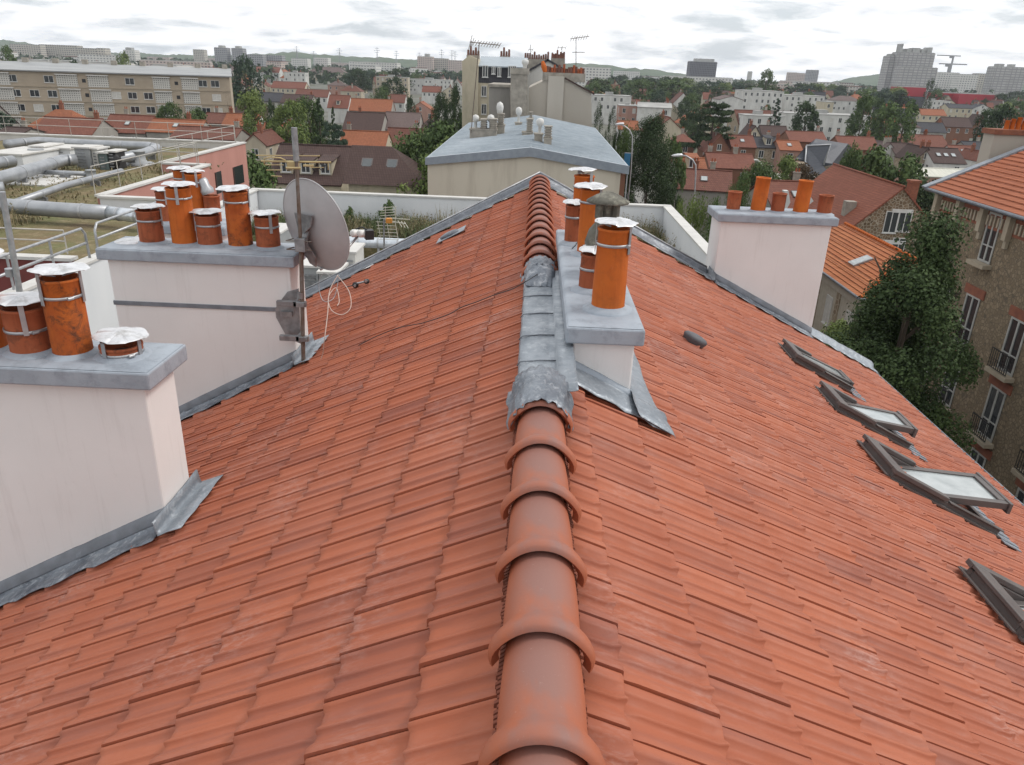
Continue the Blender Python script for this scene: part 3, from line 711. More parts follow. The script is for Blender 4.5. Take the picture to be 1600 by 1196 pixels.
mb=MB(); mb.cyl(gp(606,345),gp(634,350,12.9),.008,6)
for (x,y) in ((622,348),(627,349),(632,350)): mb.cyl(gp(x,y-3,13.2),gp(x+6,y+7,12.9),.006,5)
mb.cyl(gp(612,342,13.3),gp(640,343,12.9),.006,5); mb.build('director_boom',WHT,ga)
mb=MB(); mb.box(gp(608,345,13.45),(.11,.08,.09)); mb.build('feed_box',mat('feed_orange',(.6,.25,.04),rough=.5),ga,bevel=.012)
# the small black-and-silver clamp tool lying on the tiles
def roofpt(px,py,dz=.07):
    d=ray(px,py); s=-1 if px<846 else 1; T=TL if s<0 else TR
    nn=Vector((s*T,0,1)); t=(ZR+dz+s*T*X0-CAMZ)/(nn.dot(d)); return Vector((0,0,CAMZ))+d*t
a=roofpt(556,445,.10); b=roofpt(573,440,.10)
tool=thing('hand_tool','small black and silver tool lying on tiles near the left verge','tool',tuple(a))
mb=MB(); mb.lathe(-Vector((0,.02,0)),[(.0,-.05),(.035,-.05),(.042,-.02),(.042,.03),(.0,.035)],12,0,axis=(0,-1,.2)); v=b-a; mb.lathe(v,[(.0,-.045),(.035,-.045),(.038,.02),(.0,.03)],12,0,axis=(0,-1,.2)); mb.build('knob',BLACK,tool)
mb=MB(); mb.cyl((0,0,.01),v,.016,8); mb.cyl((0,-.07,0),(0,-.05,.0),.018,8); mb.cyl(v+Vector((0,-.06,.02)),v+Vector((0,-.045,.02)),.02,8); mb.build('bar',GALV,tool)
mb=MB(); P=[roofpt(556,445,.09)-a,roofpt(548,447,.085)-a,roofpt(540,449,.08)-a]; mb.tube(P,.008,6); mb.build('lead',BLACK,tool)
# ================================================================ SETTING: ground, hills
GRM=mat('town_ground',(.10,.105,.075),(.17,.165,.15),scale=.035,rough=.95,c3=(.05,.075,.03),s3=.012)
mb=MB(); rs=[0,30,80,160,320,640,1300,2400,3550]; n=72; vs=[(0,0,0)];fs=[]
for r in rs[1:]:
    for i in range(n): a=2*math.pi*i/n; vs.append((r*math.cos(a),r*math.sin(a),-.0))
for i in range(n): fs.append((0,1+i,1+(i+1)%n))
for k in range(len(rs)-2):
    for i in range(n): b0=1+k*n; fs.append((b0+i,b0+n+i,b0+n+(i+1)%n,b0+(i+1)%n))
mb.add(vs,fs); struct(mb.build('ground',GRM))
ROADM=mat('asphalt',(.06,.06,.062),(.085,.083,.08),scale=.5,rough=.9)
mb=MB(); mb.slab([(8.4,-10,.02),(17.4,-10,.02),(17.4,260,.02),(8.4,260,.02)],.016); struct(mb.build('road',ROADM))
mb=MB(); mb.bb(6.6,8.4,-10,255,0,.14); struct(mb.build('pavement',mat('pavement_grey',(.22,.215,.2),rough=.9)))
mb=MB(); mb.bb(17.4,19.6,-10,255,0,.14); struct(mb.build('pavement',MATS['pavement_grey']))
WOOD=mat('wooded_hill',(.045,.075,.032),(.07,.10,.045),scale=.02,rough=.95,bmp=.8,bscale=.06,bd=6,c3=(.10,.11,.07),s3=.008)
def ridge_hill(pts,Dd,depth,name='hills',seed=0):
    """wooded hill whose crest passes through measured photo points at distance Dd"""
    mb=MB(); N=140; xs=[p[0] for p in pts]; vs=[];rows=9
    for j in range(rows+1):
        f=j/rows
        for i in range(N+1):
            px=xs[0]+(xs[-1]-xs[0])*i/N
            for k in range(len(pts)-1):
                if pts[k][0]<=px<=pts[k+1][0]: t=(px-pts[k][0])/(pts[k+1][0]-pts[k][0]); py=pts[k][1]*(1-t)+pts[k+1][1]*t; break
            c=atY(px,py,Dd); h=c.z; d=Vector((c.x,c.y,0)).normalized()
            off=(f-.55)*depth; prof_=math.sin(min(1,f/.55)*math.pi/2) if f<=.55 else math.cos((f-.55)/.45*math.pi/2)
            q=c+d*off; z=h*prof_+ (mnoise.noise(Vector((q.x*.03,q.y*.03,seed)))*6+mnoise.noise(Vector((q.x*.09,q.y*.09,seed)))*4)*prof_
            vs.append((q.x,q.y,z-2))
    fs=[(j*(N+1)+i,j*(N+1)+i+1,(j+1)*(N+1)+i+1,(j+1)*(N+1)+i) for j in range(rows) for i in range(N)]
    mb.add(vs,fs,0,True); struct(mb.build(name,WOOD))
ridge_hill([(-260,66),(-60,60),(0,61),(40,66),(80,74),(140,80),(240,84),(330,87)],2600,900,seed=1)
ridge_hill([(200,92),(300,88),(430,82),(470,81),(520,86),(640,92),(700,94),(800,97),(870,98),(925,99),(970,104),(1030,110),(1080,117),(1200,128)],2500,900,seed=2)
ridge_hill([(1270,134),(1310,126),(1340,118),(1375,115),(1410,117),(1450,124),(1500,117),(1560,116),(1640,120),(1800,128)],3000,900,seed=3)
# ================================================================ far / mid materials
def roofmat(name,a,bc,mort,bw=.24,rh=.33,kz=1.75):
    m,t,b=NT(name,.8,0,.25); c=nd(t,'ShaderNodeTexCoord'); s=nd(t,'ShaderNodeSeparateXYZ'); t.links.new(c.outputs['Object'],s.inputs[0])
    def mm(op,x,y):
        q=nd(t,'ShaderNodeMath',operation=op)
        for i,v in enumerate((x,y)):
            if isinstance(v,(int,float)): q.inputs[i].default_value=v
            else: t.links.new(v,q.inputs[i])
        return q.outputs[0]
    cb_=nd(t,'ShaderNodeCombineXYZ'); t.links.new(mm('ADD',s.outputs[0],mm('MULTIPLY',s.outputs[1],.37)),cb_.inputs[0]); t.links.new(mm('MULTIPLY',s.outputs[2],kz),cb_.inputs[1])
    br=nd(t,'ShaderNodeTexBrick',offset=0.0); br.inputs['Color1'].default_value=(*a,1); br.inputs['Color2'].default_value=(*bc,1); br.inputs['Mortar'].default_value=(*mort,1)
    br.inputs['Scale'].default_value=1; br.inputs['Mortar Size'].default_value=.022; br.inputs['Brick Width'].default_value=bw; br.inputs['Row Height'].default_value=rh; br.inputs['Mortar Smooth'].default_value=.3
    t.links.new(cb_.outputs[0],br.inputs[0])
    v=c.outputs['Object']; f=ramp(t,noi(t,v,.35,5,.6),[(.35,0.),(.7,.55)])
    cc=mixc(t,f,br.outputs[0],tuple(x*.62 for x in a)); cc=mixc(t,ramp(t,noi(t,v,2.2,4,.7),[(.5,0.),(.8,.4)]),cc,tuple(min(1,x*1.25+.02) for x in bc))
    t.links.new(cc,b.inputs['Base Color']); 
    return m
RM_={'or':roofmat('tile_orange',(.33,.125,.062),(.26,.09,.045),(.13,.045,.028)),
'rd':roofmat('tile_red',(.215,.085,.058),(.165,.062,.043),(.085,.032,.025)),
'rb':roofmat('tile_red_brown',(.185,.078,.055),(.14,.055,.042),(.06,.028,.022)),
'br':roofmat('tile_brown',(.088,.055,.048),(.070,.042,.038),(.03,.02,.018)),
'dk':roofmat('slate_dark',(.066,.066,.074),(.050,.050,.058),(.025,.025,.03)),
'pv':roofmat('tile_faded',(.17,.125,.115),(.13,.095,.09),(.07,.05,.045)),
'zn':mat('zinc_roof_far',(.27,.31,.345),(.20,.235,.27),scale=.6,rough=.5,metal=.25,stretch=(1,1,1)),
'fl':mat('flat_roof_felt',(.40,.40,.385),(.28,.28,.27),scale=.3,rough=.9)}
def wallm(name,c,k=.8): return mat(name,c,tuple(x*k for x in c),scale=.5,rough=.92,stretch=(1,1,.35),c3=tuple(x*.72 for x in c),s3=.9)
def stonem(name,st,st2,mort,sc,edge=.06):
    m,t,b=NT(name,.92,0,.2); v=coords(t); 
    vo=nd(t,'ShaderNodeTexVoronoi'); vo.inputs['Scale'].default_value=sc; vo.inputs['Randomness'].default_value=.9; t.links.new(v,vo.inputs['Vector'])
    ve=nd(t,'ShaderNodeTexVoronoi',feature='DISTANCE_TO_EDGE'); ve.inputs['Scale'].default_value=sc; ve.inputs['Randomness'].default_value=.9; t.links.new(v,ve.inputs['Vector'])
    sp_=nd(t,'ShaderNodeSeparateXYZ'); t.links.new(vo.outputs['Color'],sp_.inputs[0])
    c=mixc(t,sp_.outputs[0],st,st2); e=ramp(t,ve.outputs['Distance'],[(edge*.6,1.),(edge*1.6,0.)])
    c=mixc(t,e,c,mort); t.links.new(c,b.inputs['Base Color']); bump(t,b,e,-.5,.02); return m
WM_={'wh':wallm('wall_white',(.60,.595,.57)),'cr':wallm('wall_cream',(.53,.475,.36)),'gy':wallm('wall_grey',(.34,.32,.29)),'bk':wallm('wall_brick',(.20,.095,.06)),
'pk':wallm('wall_pink',(.42,.25,.20)),'st':stonem('wall_stone',(.20,.15,.10),(.30,.24,.17),(.36,.32,.25),2.6),'bg':wallm('wall_beige',(.46,.40,.31)),'dkw':wallm('wall_dark',(.05,.05,.055))}
WINF=mat('window_frame_white',(.62,.62,.6),rough=.5); WING=glass('window_glass_dark',(.025,.03,.035),.12); WINC=mat('closed_shutter',(.55,.54,.5),(.45,.44,.41),rough=.7)
CHB=mat('chimney_brick',(.26,.10,.055),(.18,.07,.045),scale=4,rough=.9); CHR=mat('chimney_render',(.36,.33,.28),(.24,.22,.19),scale=2,rough=.9)
def window_mb(w,h,style=0):
    mb=MB(); f=.07
    mb.box((0,-.02,0),(w,.06,f)); mb.box((0,-.02,h-f),(w,.06,f)) if 0 else None
    mb=MB(); mb.bb(-w/2,w/2,-.05,.02,0,f); mb.bb(-w/2,w/2,-.05,.02,h-f,h); mb.bb(-w/2,-w/2+f,-.05,.02,f,h-f); mb.bb(w/2-f,w/2,-.05,.02,f,h-f); mb.bb(-f/2,f/2,-.045,.02,f,h-f)
    mb.bb(-w/2-.06,w/2+.06,-.10,.02,-.07,-.002)
    mb.bb(-w/2+f,w/2-f,-.02,.015,f,h-f,2 if style==1 else 1)
    return mb
_wc={}
def window(par,x,y,z,w,h,rz=0,style=0):
    k=(round(w,2),round(h,2),style)
    if k not in _wc:
        o=window_mb(w,h,style).build('window',[WINF,WING,WINC]); _wc[k]=o.data
    else: o=D.objects.new('window',_wc[k]); COL.objects.link(o)
    o.parent=par; o.location=(x,y,z); o.rotation_euler=(0,0,rz); return o
def house_at(cx_,cy_,w,d,ze,zr,kind,rc,wc,label,rz=0,name='house',group=None,chim=1,wins=True,sky_=0,wrows=None,mb_only=False,over=.3,dormer=0,cat='house',seed=None,half=None):
    rr=random.Random(seed if seed is not None else int(cx_*7+cy_*3)); t=thing(name,label,cat,(cx_,cy_,0),group,rz)
    mb=MB(); x,y=w/2,d/2
    if kind=='s': # ridge along x
        mb.add([(-x,-y,0),(x,-y,0),(x,y,0),(-x,y,0),(-x,-y,ze),(x,-y,ze),(x,y,ze),(-x,y,ze),(-x,0,zr-.05),(x,0,zr-.05)],[(0,1,5,4),(2,3,7,6),(1,2,6,9,5),(3,0,4,8,7),(3,2,1,0)])
    elif kind=='g': # gable to the viewer
        mb.add([(-x,-y,0),(x,-y,0),(x,y,0),(-x,y,0),(-x,-y,ze),(x,-y,ze),(x,y,ze),(-x,y,ze),(0,-y,zr-.05),(0,y,zr-.05)],[(0,1,5,8,4),(2,3,7,9,6),(1,2,6,5),(3,0,4,7),(3,2,1,0)])
    else: mb.bb(-x,x,-y,y,0,ze)
    mb.build('wall',WM_[wc] if isinstance(wc,str) else wc,t)
    rb=MB(); o_=over; th=.14; sl=(zr-ze)/(y if kind!='g' else x); 
    rm=RM_[rc] if isinstance(rc,str) else rc
    if kind=='s':
        ez=ze-sl*o_
        for s_ in (-1,1):
            p=[(-x-.15,s_*(y+o_),ez),(x+.15,s_*(y+o_),ez),(x+.15,0,zr),(-x-.15,0,zr)]
            rb.slab(p if s_<0 else p[::-1],th)
    elif kind=='g':
        ez=ze-sl*o_
        for s_ in (-1,1):
            p=[(s_*(x+o_),-y-.15,ez),(0,-y-.15,zr),(0,y+.15,zr),(s_*(x+o_),y+.15,ez)]
            rb.slab(p[::-1] if s_>0 else p,th)
            rb.v=rb.v
    elif kind=='h':
        X_,Y_=x+o_,y+o_; ez=ze-.02; L=max(.0,X_-Y_*.9)
        if half=='r': a,b_=-X_,L
        else: a,b_=-L,L
        rb.add([(-X_,-Y_,ez),(X_,-Y_,ez),(X_,Y_,ez),(-X_,Y_,ez),(a,0,zr),(b_,0,zr)],[(0,1,5,4),(2,3,4,5),(1,2,5),(3,0,4),(3,2,1,0)])
    else:
        rb.bb(-x-.12,x+.12,-y-.12,y+.12,ze+.002,ze+.22)
        rb.bb(-x*.3,x*.1,-y*.2,y*.3,ze+.222,ze+.222+1.1*(1 if w>9 else .5))
    rf=rb.build('roof',rm,t)
    if kind in 'sgh':
        for k in range(chim):
            cxx=rr.choice((-.8,-.35,.3,.8))*x if kind=='s' else rr.uniform(-.15,.15)*x; cyy=rr.uniform(.0,.25)*y if kind=='s' else rr.uniform(-.6,.6)*y
            zb=zr-1.2
            cm=MB(); cm.bb(cxx-.32,cxx+.32,cyy-.25,cyy+.25,zb,zr+.85); cm.bb(cxx-.38,cxx+.38,cyy-.31,cyy+.31,zr+.85,zr+.97)
            for q in (-.16,.16): cm.lathe((cxx+q,cyy,zr+.97),[(.10,0),(.09,.38)],8,1)
            cm.build('chimney',[rr.choice((CHB,CHR)),POT2],rf)
        mb=MB()
        if kind=='s': mb.tube([(-x-.16,0,zr+.03),(x+.16,0,zr+.03)],.11,6)
        elif kind=='g': mb.tube([(0,-y-.16,zr+.03),(0,y+.16,zr+.03)],.11,6)
        if mb.v: mb.build('ridge_cap',rm,rf)
        for k in range(sky_):
            f=(k+.5)/sky_*1.4-.7; yy=-y*.5; zz_=zr-sl*abs(yy) if kind=='s' else 0
            if kind in 'sh':
                if kind=='h': zz_=(zr+ze)/2; f-=.25
                A=Matrix.Rotation(math.atan(sl),3,'X'); wk=1.25 if kind=='h' else 1; m2=MB(); m2.box((0,0,.08),(.85*wk,1.15*wk,.10)); m2.box((0,0,.132),(.68*wk,.96*wk,.012),mi=1)
                m2.v=[tuple(A@Vector(p)+Vector((f*x,yy,zz_))) for p in m2.v]; m2.build('roof_window',[WFRAME,GLASS if kind=='h' else GLASSL],t)
            else:
                s_=-1 if k%2 else 1; xx=s_*x*.5; A=Matrix.Rotation(s_*math.atan(sl),3,'Y'); m2=MB(); m2.box((0,0,.08),(1.15,.85,.10)); m2.box((0,0,.132),(.96,.68,.012),mi=1)
                m2.v=[tuple(A@Vector(p)+Vector((xx,f*y,zr-sl*x*.5))) for p in m2.v]; m2.build('roof_window',[WFRAME,GLASSL],t)
        for k in range(dormer):
            f=((k+.5)/dormer*2-1)*.8*x; zb=ze+.22*(zr-ze); yb=-y*.80
            m2=MB(); m2.bb(f-.65,f+.65,yb,-y*.2,zb-.5,zb+1.35); dw=m2.build('dormer',WM_['cr'],t)
            m2=MB(); m2.slab([(f-.85,yb-.2,zb+1.352),(f+.85,yb-.2,zb+1.352),(f+.85,-y*.15,zb+1.75),(f-.85,-y*.15,zb+1.75)],.08); m2.build('dormer_roof',rm,dw)
            window(dw,f,yb,zb+.1,.95,1.15)
    if wins:
        rows=wrows if wrows else max(1,int((ze-.6)/2.9)); nx=max(1,int(w/2.6))
        for r in range(rows):
            z=ze-2.15-2.85*r+ (0 if kind!='g' else 0)
            if z<.3: break
            for i in range(nx):
                if rr.random()<.12: continue
                xx=(i+.5)/nx*w-x; window(t,xx,-y,z,1.0,1.45,0,1 if rr.random()<.2 else 0)
            ny=max(1,int(d/3.4))
            for i in range(ny):
                if rr.random()<.4: continue
                yy=(i+.5)/ny*d-y; sgn=1 if cx_<0 else -1
                window(t,sgn*x,yy,z,1.0,1.45,sgn*math.pi/2,1 if rr.random()<.2 else 0)
        if kind=='g' and zr-ze>2: window(t,0,-y,ze+.1,.9,1.2)
    return t
HANDS=[]   # (pxl,pxr,ytop,ybot,Y)
def H(pl,pr,yr,ye,zr,kind,rc,wc,label,d=8.5,**k):
    pc=(pl+pr)/2; c=atZ(pc,yr,zr); Y=c.y
    if kind=='s' or kind=='h': Yc=Y; Yf=Y-d/2; ze=max(2.5,atY(pc,ye,Yf).z)
    elif kind=='g': Yf=Y; Yc=Y+d/2; ze=max(2.5,atY(pc,ye,Y).z)
    else: Yf=Y; Yc=Y+d/2; ze=zr
    xl,xr=atY(pl,yr,Yf).x,atY(pr,yr,Yf).x; w=xr-xl; xc=(xl+xr)/2*(Yc/Yf)**.5
    HANDS.append((pl-4,pr+4,yr,yr+ (ye-yr)*2+12,Y))
    return house_at(xc,Yc,w,d,ze,zr,kind,rc,wc,label,**k)
# ================================================================ hand-placed houses, left half
H(398,437,105,113,13,'s','rd','wh','large white villa with red roof above the dark cedar, far left of centre',d=12)
H(400,420,128,135,8,'g','rb','cr','small cream gable house at the right foot of the dark cedar')
H(425,477,128,138,8.5,'s','rd','cr','cream house with red roof among far houses right of the cedar',d=11)
H(445,478,114,120,12,'f','fl','wh','small white flat-roofed block with a grid of windows, far left-centre')
H(482,540,105,114,14,'h','pv','bg','big pale hip-roofed mansion on the far left-centre',d=16)
H(513,540,127,134,9,'h','pv','pk','pinkish grey hip-roofed house in front of the pale mansion')
H(533,565,134,143,8.5,'h','rb','bg','house with dark red hip roof left of the round dark tree')
H(462,513,140,151,8.5,'s','rb','wh','white house with red brown roof behind the tall fir')
H(404,440,145,158,8.5,'s','dk','gy','low house with long slate roof left of the tall fir',d=10)
H(440,487,148,161,8.5,'s','br','gy','low house with long brown roof just left of the tall fir',d=10)
H(513,545,149,168,9,'s','rd','wh','red mansard-roofed house with white dormer right of the tall fir',dormer=1)
H(547,612,155,173,9,'s','or','gy','grey house with bright orange roof between the fir and the round trees',d=9,chim=2)
H(588,638,121,127,12,'f','fl','bg','beige flat-roofed block between round trees left of centre')
H(640,706,125,128,10,'f','fl','wh','long low white school block left of the cream mansard building',d=14)
H(608,633,148,160,8.5,'s','rb','wh','little white house with red brown roof between the orange roof and round trees')
H(636,680,160,174,8.5,'g','or','pk','pink gable house with orange roof above the long brown roofs')
H(660,690,135,144,9,'s','rd','wh','white house with red roof just below the long white school')
H(690,716,136,145,9,'g','pv','cr','cream gable house left of the cream mansard building')
H(538,598,176,203,9.5,'s','br','gy','long brown roof with red chimney, left one of the joined pair behind the orange roofs',d=11)
H(600,655,176,202,9.5,'s','pv','gy','long faded brown roof, right one of the joined pair behind the orange roofs',d=11)
H(655,697,178,204,9.2,'h','br','gy','dark brown hip roof at the right end of the joined brown roofs',d=10)
H(533,604,205,227,9.5,'s','or','cr','orange brown roof directly behind the big brown roof with two skylights',d=7)
H(604,671,201,225,9.5,'s','rb','cr','red brown tiled roof left of the green bank by the zinc building',d=7)
H(408,465,193,222,9.5,'s','or','gy','bright orange roof left of the tall fir, behind the dormer house',d=8)
H(350,403,178,196,9.5,'s','or','wh','low white house with orange brown roof right of the long apartment block',d=7)
H(365,418,164,186,9.5,'s','br','gy','dark brown roof right of the long apartment block, above an orange one',d=9)
H(386,421,209,225,10,'g','rb','bg','small gable with shuttered loft between pink building and dormer house',d=8)
# brown house pair
H(424,541,227,285,11.6,'s','br','cr','brown roofed house with three small white dormer windows behind the white parapet',d=11,dormer=3,chim=0)
H(548,664,229,289,12.6,'h','br','cr','cream house under a big dark brown roof with two skylights',d=8,sky_=2,chim=0,half='r',wins=False,over=.45)
# roofs in front of the long block
H(58,150,184,208,10,'s','rd','gy','red tiled roof, leftmost in front of the long apartment block',d=8)
H(163,232,180,206,10,'s','rd','gy','red tiled roof with a white skylight in front of the apartment block',d=8,sky_=1)
H(233,314,187,206,9.7,'s','or','gy','bright orange roof with small skylight in front of the apartment block',d=7,sky_=1)
H(272,371,199,216,10,'s','rb','gy','long red brown roof just above the railing of the pink building',d=7)
H(0,38,199,210,9.5,'s','br','gy','brown roof at the left picture edge below the apartment block',d=6)
H(318,362,177,192,9.4,'s','rb','gy','brown orange roof under the right end of the apartment block',d=7)
# ================================================================ hand-placed houses, right half
H(925,986,150,156,11,'f','fl','wh','white flat-roofed house just right of the beige gable building',d=10)
H(967,998,166,172,10,'f','fl','pk','pink and white flat-roofed house behind the two poplars',d=8)
H(966,998,189,202,7.5,'s','or','wh','small orange roof between the poplars and the white gabled house',d=7)
WHT_H=H(999,1052,161,168,11.5,'s','fl','wh','white three-storey house with blank side wall right of the two poplars',d=15,rz=-.12)
H(1057,1084,209,222,8,'h','rd','bk','small brick house with red hip roof right of the tall dark tree')
H(1103,1142,211,236,9,'g','rd','bk','brick house with gabled front and red roof below the flat-topped cedar',d=9)
H(1142,1180,212,229,8.8,'s','rd','bk','brick terrace with plain red roof right of the gabled brick house',d=8,sky_=1)
H(1178,1221,215,230,8.6,'s','dk','st','stone house with slate roof and dormer in the middle of the brick terrace',d=8,dormer=1)
H(1217,1252,220,234,8.4,'s','or','pk','pink brick house with orange roof at the right end of the terrace',d=7,sky_=1)
H(1165,1190,197,215,8.6,'g','br','cr','cream gable end rising behind the brick terrace')
H(1190,1232,197,212,8.6,'s','br','gy','dark brown roof behind the slate-roofed stone house',d=8)
H(1232,1291,206,221,8.6,'s','rd','bk','long red roof with chimneys behind the mansard zinc roof',d=9,chim=2)
H(1160,1222,182,186,9.5,'f','fl','wh','long white modern block behind the brown roofs, left part',d=12)
H(1222,1356,180,184,9.8,'f','fl','wh','white modern block with balconies left of the cream orange-roofed house',d=12)
H(1122,1160,150,156,13,'g','gy' if 0 else 'pv','wh','white gable building above the flat-topped cedar',d=14)
H(1158,1222,143,147,14,'f','fl','wh','tall white block of the white complex right of the cedar',d=16)
H(1222,1285,150,154,12.5,'f','fl','wh','stepped white block at the right of the white complex',d=16)
H(1285,1300,160,164,11.5,'f','fl','cr','small cream block joining the white complex',d=10)
H(1300,1346,150,158,11.5,'h','wh' if 0 else 'pv','wh','pale house with low light roof left of the round dark tree',d=12)
H(1348,1372,184,203,9,'g','or','cr','cream gable of the orange-roofed house in the right middle distance',d=10)
H(1372,1404,185,210,9,'s','or','cr','bright orange roof with two skylights joined to the cream gable',d=9,sky_=2)
H(1401,1436,194,199,8.2,'s','br','wh','white cottage with dark roof right of the bright orange roof')
H(1434,1478,192,206,8.2,'s','dk','gy','slate roof between the white cottage and the brick house')
H(1475,1518,184,198,9,'s','br','bk','red brick house with dark roof and white windows, left half',d=9)
H(1518,1546,180,200,9,'g','br','bk','red brick gable at the right of the brick house')
H(1480,1518,163,169,11,'s','dk','cr','cream house with several windows below the red buildings',d=9)
H(1519,1548,163,170,10.5,'g','dk','wh','white gable house right of the cream house below the red buildings')
H(1440,1482,158,161,10,'f','fl','wh','low house with shining white flat roof below the red buildings',d=12)
H(1438,1478,171,180,9,'s','or','cr','orange roof below the shining white flat roof')
H(1311,1372,214,233,8.6,'s','rd','bk','brick house with wide red roof right of the mansard zinc roof',d=9,chim=2)
H(1403,1480,211,228,8,'s','rd','bk','long dull red roof behind the stone gable with skylights',d=9,chim=2)
H(1372,1398,224,236,8,'g','pv','wh','white gable below the cream gable of the orange-roofed house')
H(1395,1432,224,240,8,'s','br','gy','brown roof joined to the low white gable')
H(1426,1458,231,250,8.4,'g','br','st','rough stone gable below the long dull red roof',d=9)
H(1455,1506,232,254,8.4,'s','br','wh','white house with dark roof and three skylights',d=9,sky_=3)
H(1488,1526,228,246,8,'s','rd','wh','red roof with skylight left of the little white gable',d=8,sky_=1)
H(1524,1543,238,250,7.8,'g','rd','wh','little white gable beside the beige chimney wall at the right')
H(1510,1552,222,238,8.3,'s','dk','gy','slate roof above the little white gable at the right')
H(1545,1600,205,220,8.3,'s','rd','bk','red roof touching the right picture edge in the middle distance',chim=2)
H(1548,1602,186,196,8.6,'s','rb','wh','white house with red brown roof at the right picture edge')
H(1065,1150,266,296,9.2,'s','rb','gy','brown tiled roof with a skylight right of the street lamp',d=9,sky_=1,chim=2,rz=-.18)
H(1058,1104,247,268,9.6,'s','or','gy','orange roof with gabled dormer beside the street lamp',d=7,dormer=1)
H(1107,1180,240,262,8.8,'s','rd','bk','red roof with two grey chimneys behind the white arch',d=8,chim=2)
H(1196,1292,284,326,9.6,'s','rd','gy','red tiled roof behind the pots of the tall right chimney',d=9,chim=1,sky_=1,rz=.1)
# pale corrugated sheds
SHED=mat('corrugated_pale',(.58,.57,.50),(.45,.45,.39),scale=1.2,rough=.7,stretch=(6,.2,1))
H(1195,1300,274,284,7.2,'s',SHED,'pk','long shed with pale corrugated roof behind the red roofs',d=8,chim=0,wins=False)
H(1425,1535,264,276,7.4,'s',SHED,'pk','shed with pale corrugated roof left of the right-hand stone building',d=7,chim=0,wins=False)
# white arch
c=atZ(1177,274,3); aw=thing('arched_shelter','white translucent arched shelter among the red roofs','shelter',(c.x,c.y,0))
mb=MB(); n=12; R0=atY(1193,262,c.y).x-c.x; hz=atY(1177,250,c.y).z
vs=[(R0*math.cos(math.pi*i/n),s_,3+(hz-3)*math.sin(math.pi*i/n)) for s_ in (0,5) for i in range(n+1)]
mb.add(vs,[(i,i+1,n+2+i,n+1+i) for i in range(n)]+[tuple(range(n,-1,-1))],0,True); mb.bb(-R0,R0,0,5,0,3); mb.build('shell',mat('shelter_skin',(.34,.36,.33),(.28,.3,.27),rough=.5),aw)
mb=MB(); mb.tube([(R0*math.cos(math.pi*i/n),-.05,3+(hz-3)*math.sin(math.pi*i/n)) for i in range(n+1)],.16,6); mb.build('rim',WINF,aw)
# mansard zinc house (right middle)
cL=atZ(1243,248,6.5); Ym=cL.y; SLT=mat('slate_blue',(.075,.082,.098),(.055,.06,.075),scale=1.5,rough=.45,stretch=(1,1,5))
mz=thing('mansard_house','house with curved blue grey slate mansard roof behind the corrugated shed','house',(atY(1290,240,Ym).x,Ym+5,0))
o0=Vector(mz.location); PY=lambda px,py,y: atY(px,py,y)-o0
mb=MB(); mb.slab([PY(1260,228,Ym+1),PY(1297,226,Ym+1),PY(1285,258,Ym),PY(1297,272,Ym-1),PY(1266,272,Ym-1),PY(1259,252,Ym)][::-1],.3); mb.slab([PY(1243,248,Ym),PY(1258,230,Ym+1),PY(1275,217,Ym+5),PY(1325,225,Ym+5),PY(1300,256,Ym+.6),PY(1288,258,Ym+.6)][::-1],.3)
mb.slab([PY(1325,225,Ym+5),PY(1300,258,Ym+.6),PY(1318,262,Ym+9),PY(1332,232,Ym+9)],.3); mb.build('roof',SLT,mz)
mb=MB(); mb.tube([PY(1260,228,Ym+.9),PY(1298,226,Ym+.9),PY(1287,258,Ym-.1)],.15,6); mb.tube([PY(1260,228,Ym+.9),PY(1258,252,Ym-.1),PY(1265,272,Ym-1.1)],.15,6); mb.build('zinc_hip',GALV,mz)
wx0,wx1=PY(1262,250,Ym+1).x,PY(1322,250,Ym+1).x
mb=MB(); mb.bb(wx0,wx1,-3.6,3.5,-0,atY(1290,260,Ym).z-.2); mb.build('wall',WM_['st'],mz)
# ================================================================ far blocks
def facade(name,c,wn,fx=.32,fz=.34,w=.5,h=.5,vary=0):
    m,t,b=NT(name,.85); cc=nd(t,'ShaderNodeTexCoord'); br=nd(t,'ShaderNodeTexBrick',offset=0.); s=nd(t,'ShaderNodeSeparateXYZ'); t.links.new(cc.outputs['Object'],s.inputs[0])
    k=nd(t,'ShaderNodeCombineXYZ'); a=nd(t,'ShaderNodeMath',operation='ADD'); t.links.new(s.outputs[0],a.inputs[0]); t.links.new(s.outputs[1],a.inputs[1]); t.links.new(a.outputs[0],k.inputs[0]); t.links.new(s.outputs[2],k.inputs[1])
    br.inputs['Brick Width'].default_value=fx; br.inputs['Row Height'].default_value=fz; br.inputs['Scale'].default_value=1; br.inputs['Mortar Size'].default_value=w; br.inputs['Mortar Smooth'].default_value=.05
    br.inputs['Mortar'].default_value=(*c,1); br.inputs['Color1'].default_value=(*wn,1); br.inputs['Color2'].default_value=(*tuple(x*.5+y*.5*vary for x,y in zip(wn,c)),1)
    t.links.new(k.outputs[0],br.inputs[0]); t.links.new(br.outputs[0],b.inputs['Base Color']); return m
FB={'pale':facade('block_pale',(.46,.43,.38),(.17,.17,.17),3.4,2.8,.75),'grey':facade('block_grey',(.30,.30,.31),(.12,.125,.14),3.2,2.8,.7),'white':facade('block_white',(.58,.57,.54),(.22,.23,.24),3.6,2.9,.9),
'dark':facade('block_dark',(.13,.125,.14),(.06,.06,.075),2.6,3.0,.45),'tower':facade('tower_grey',(.24,.235,.235),(.44,.43,.42),5.2,2.8,.55,vary=1),'red':mat('red_cladding',(.36,.02,.035),(.28,.02,.03),scale=.05,rough=.6),'pink':facade('block_pink',(.48,.40,.36),(.2,.18,.18),3.4,2.8,.8)}
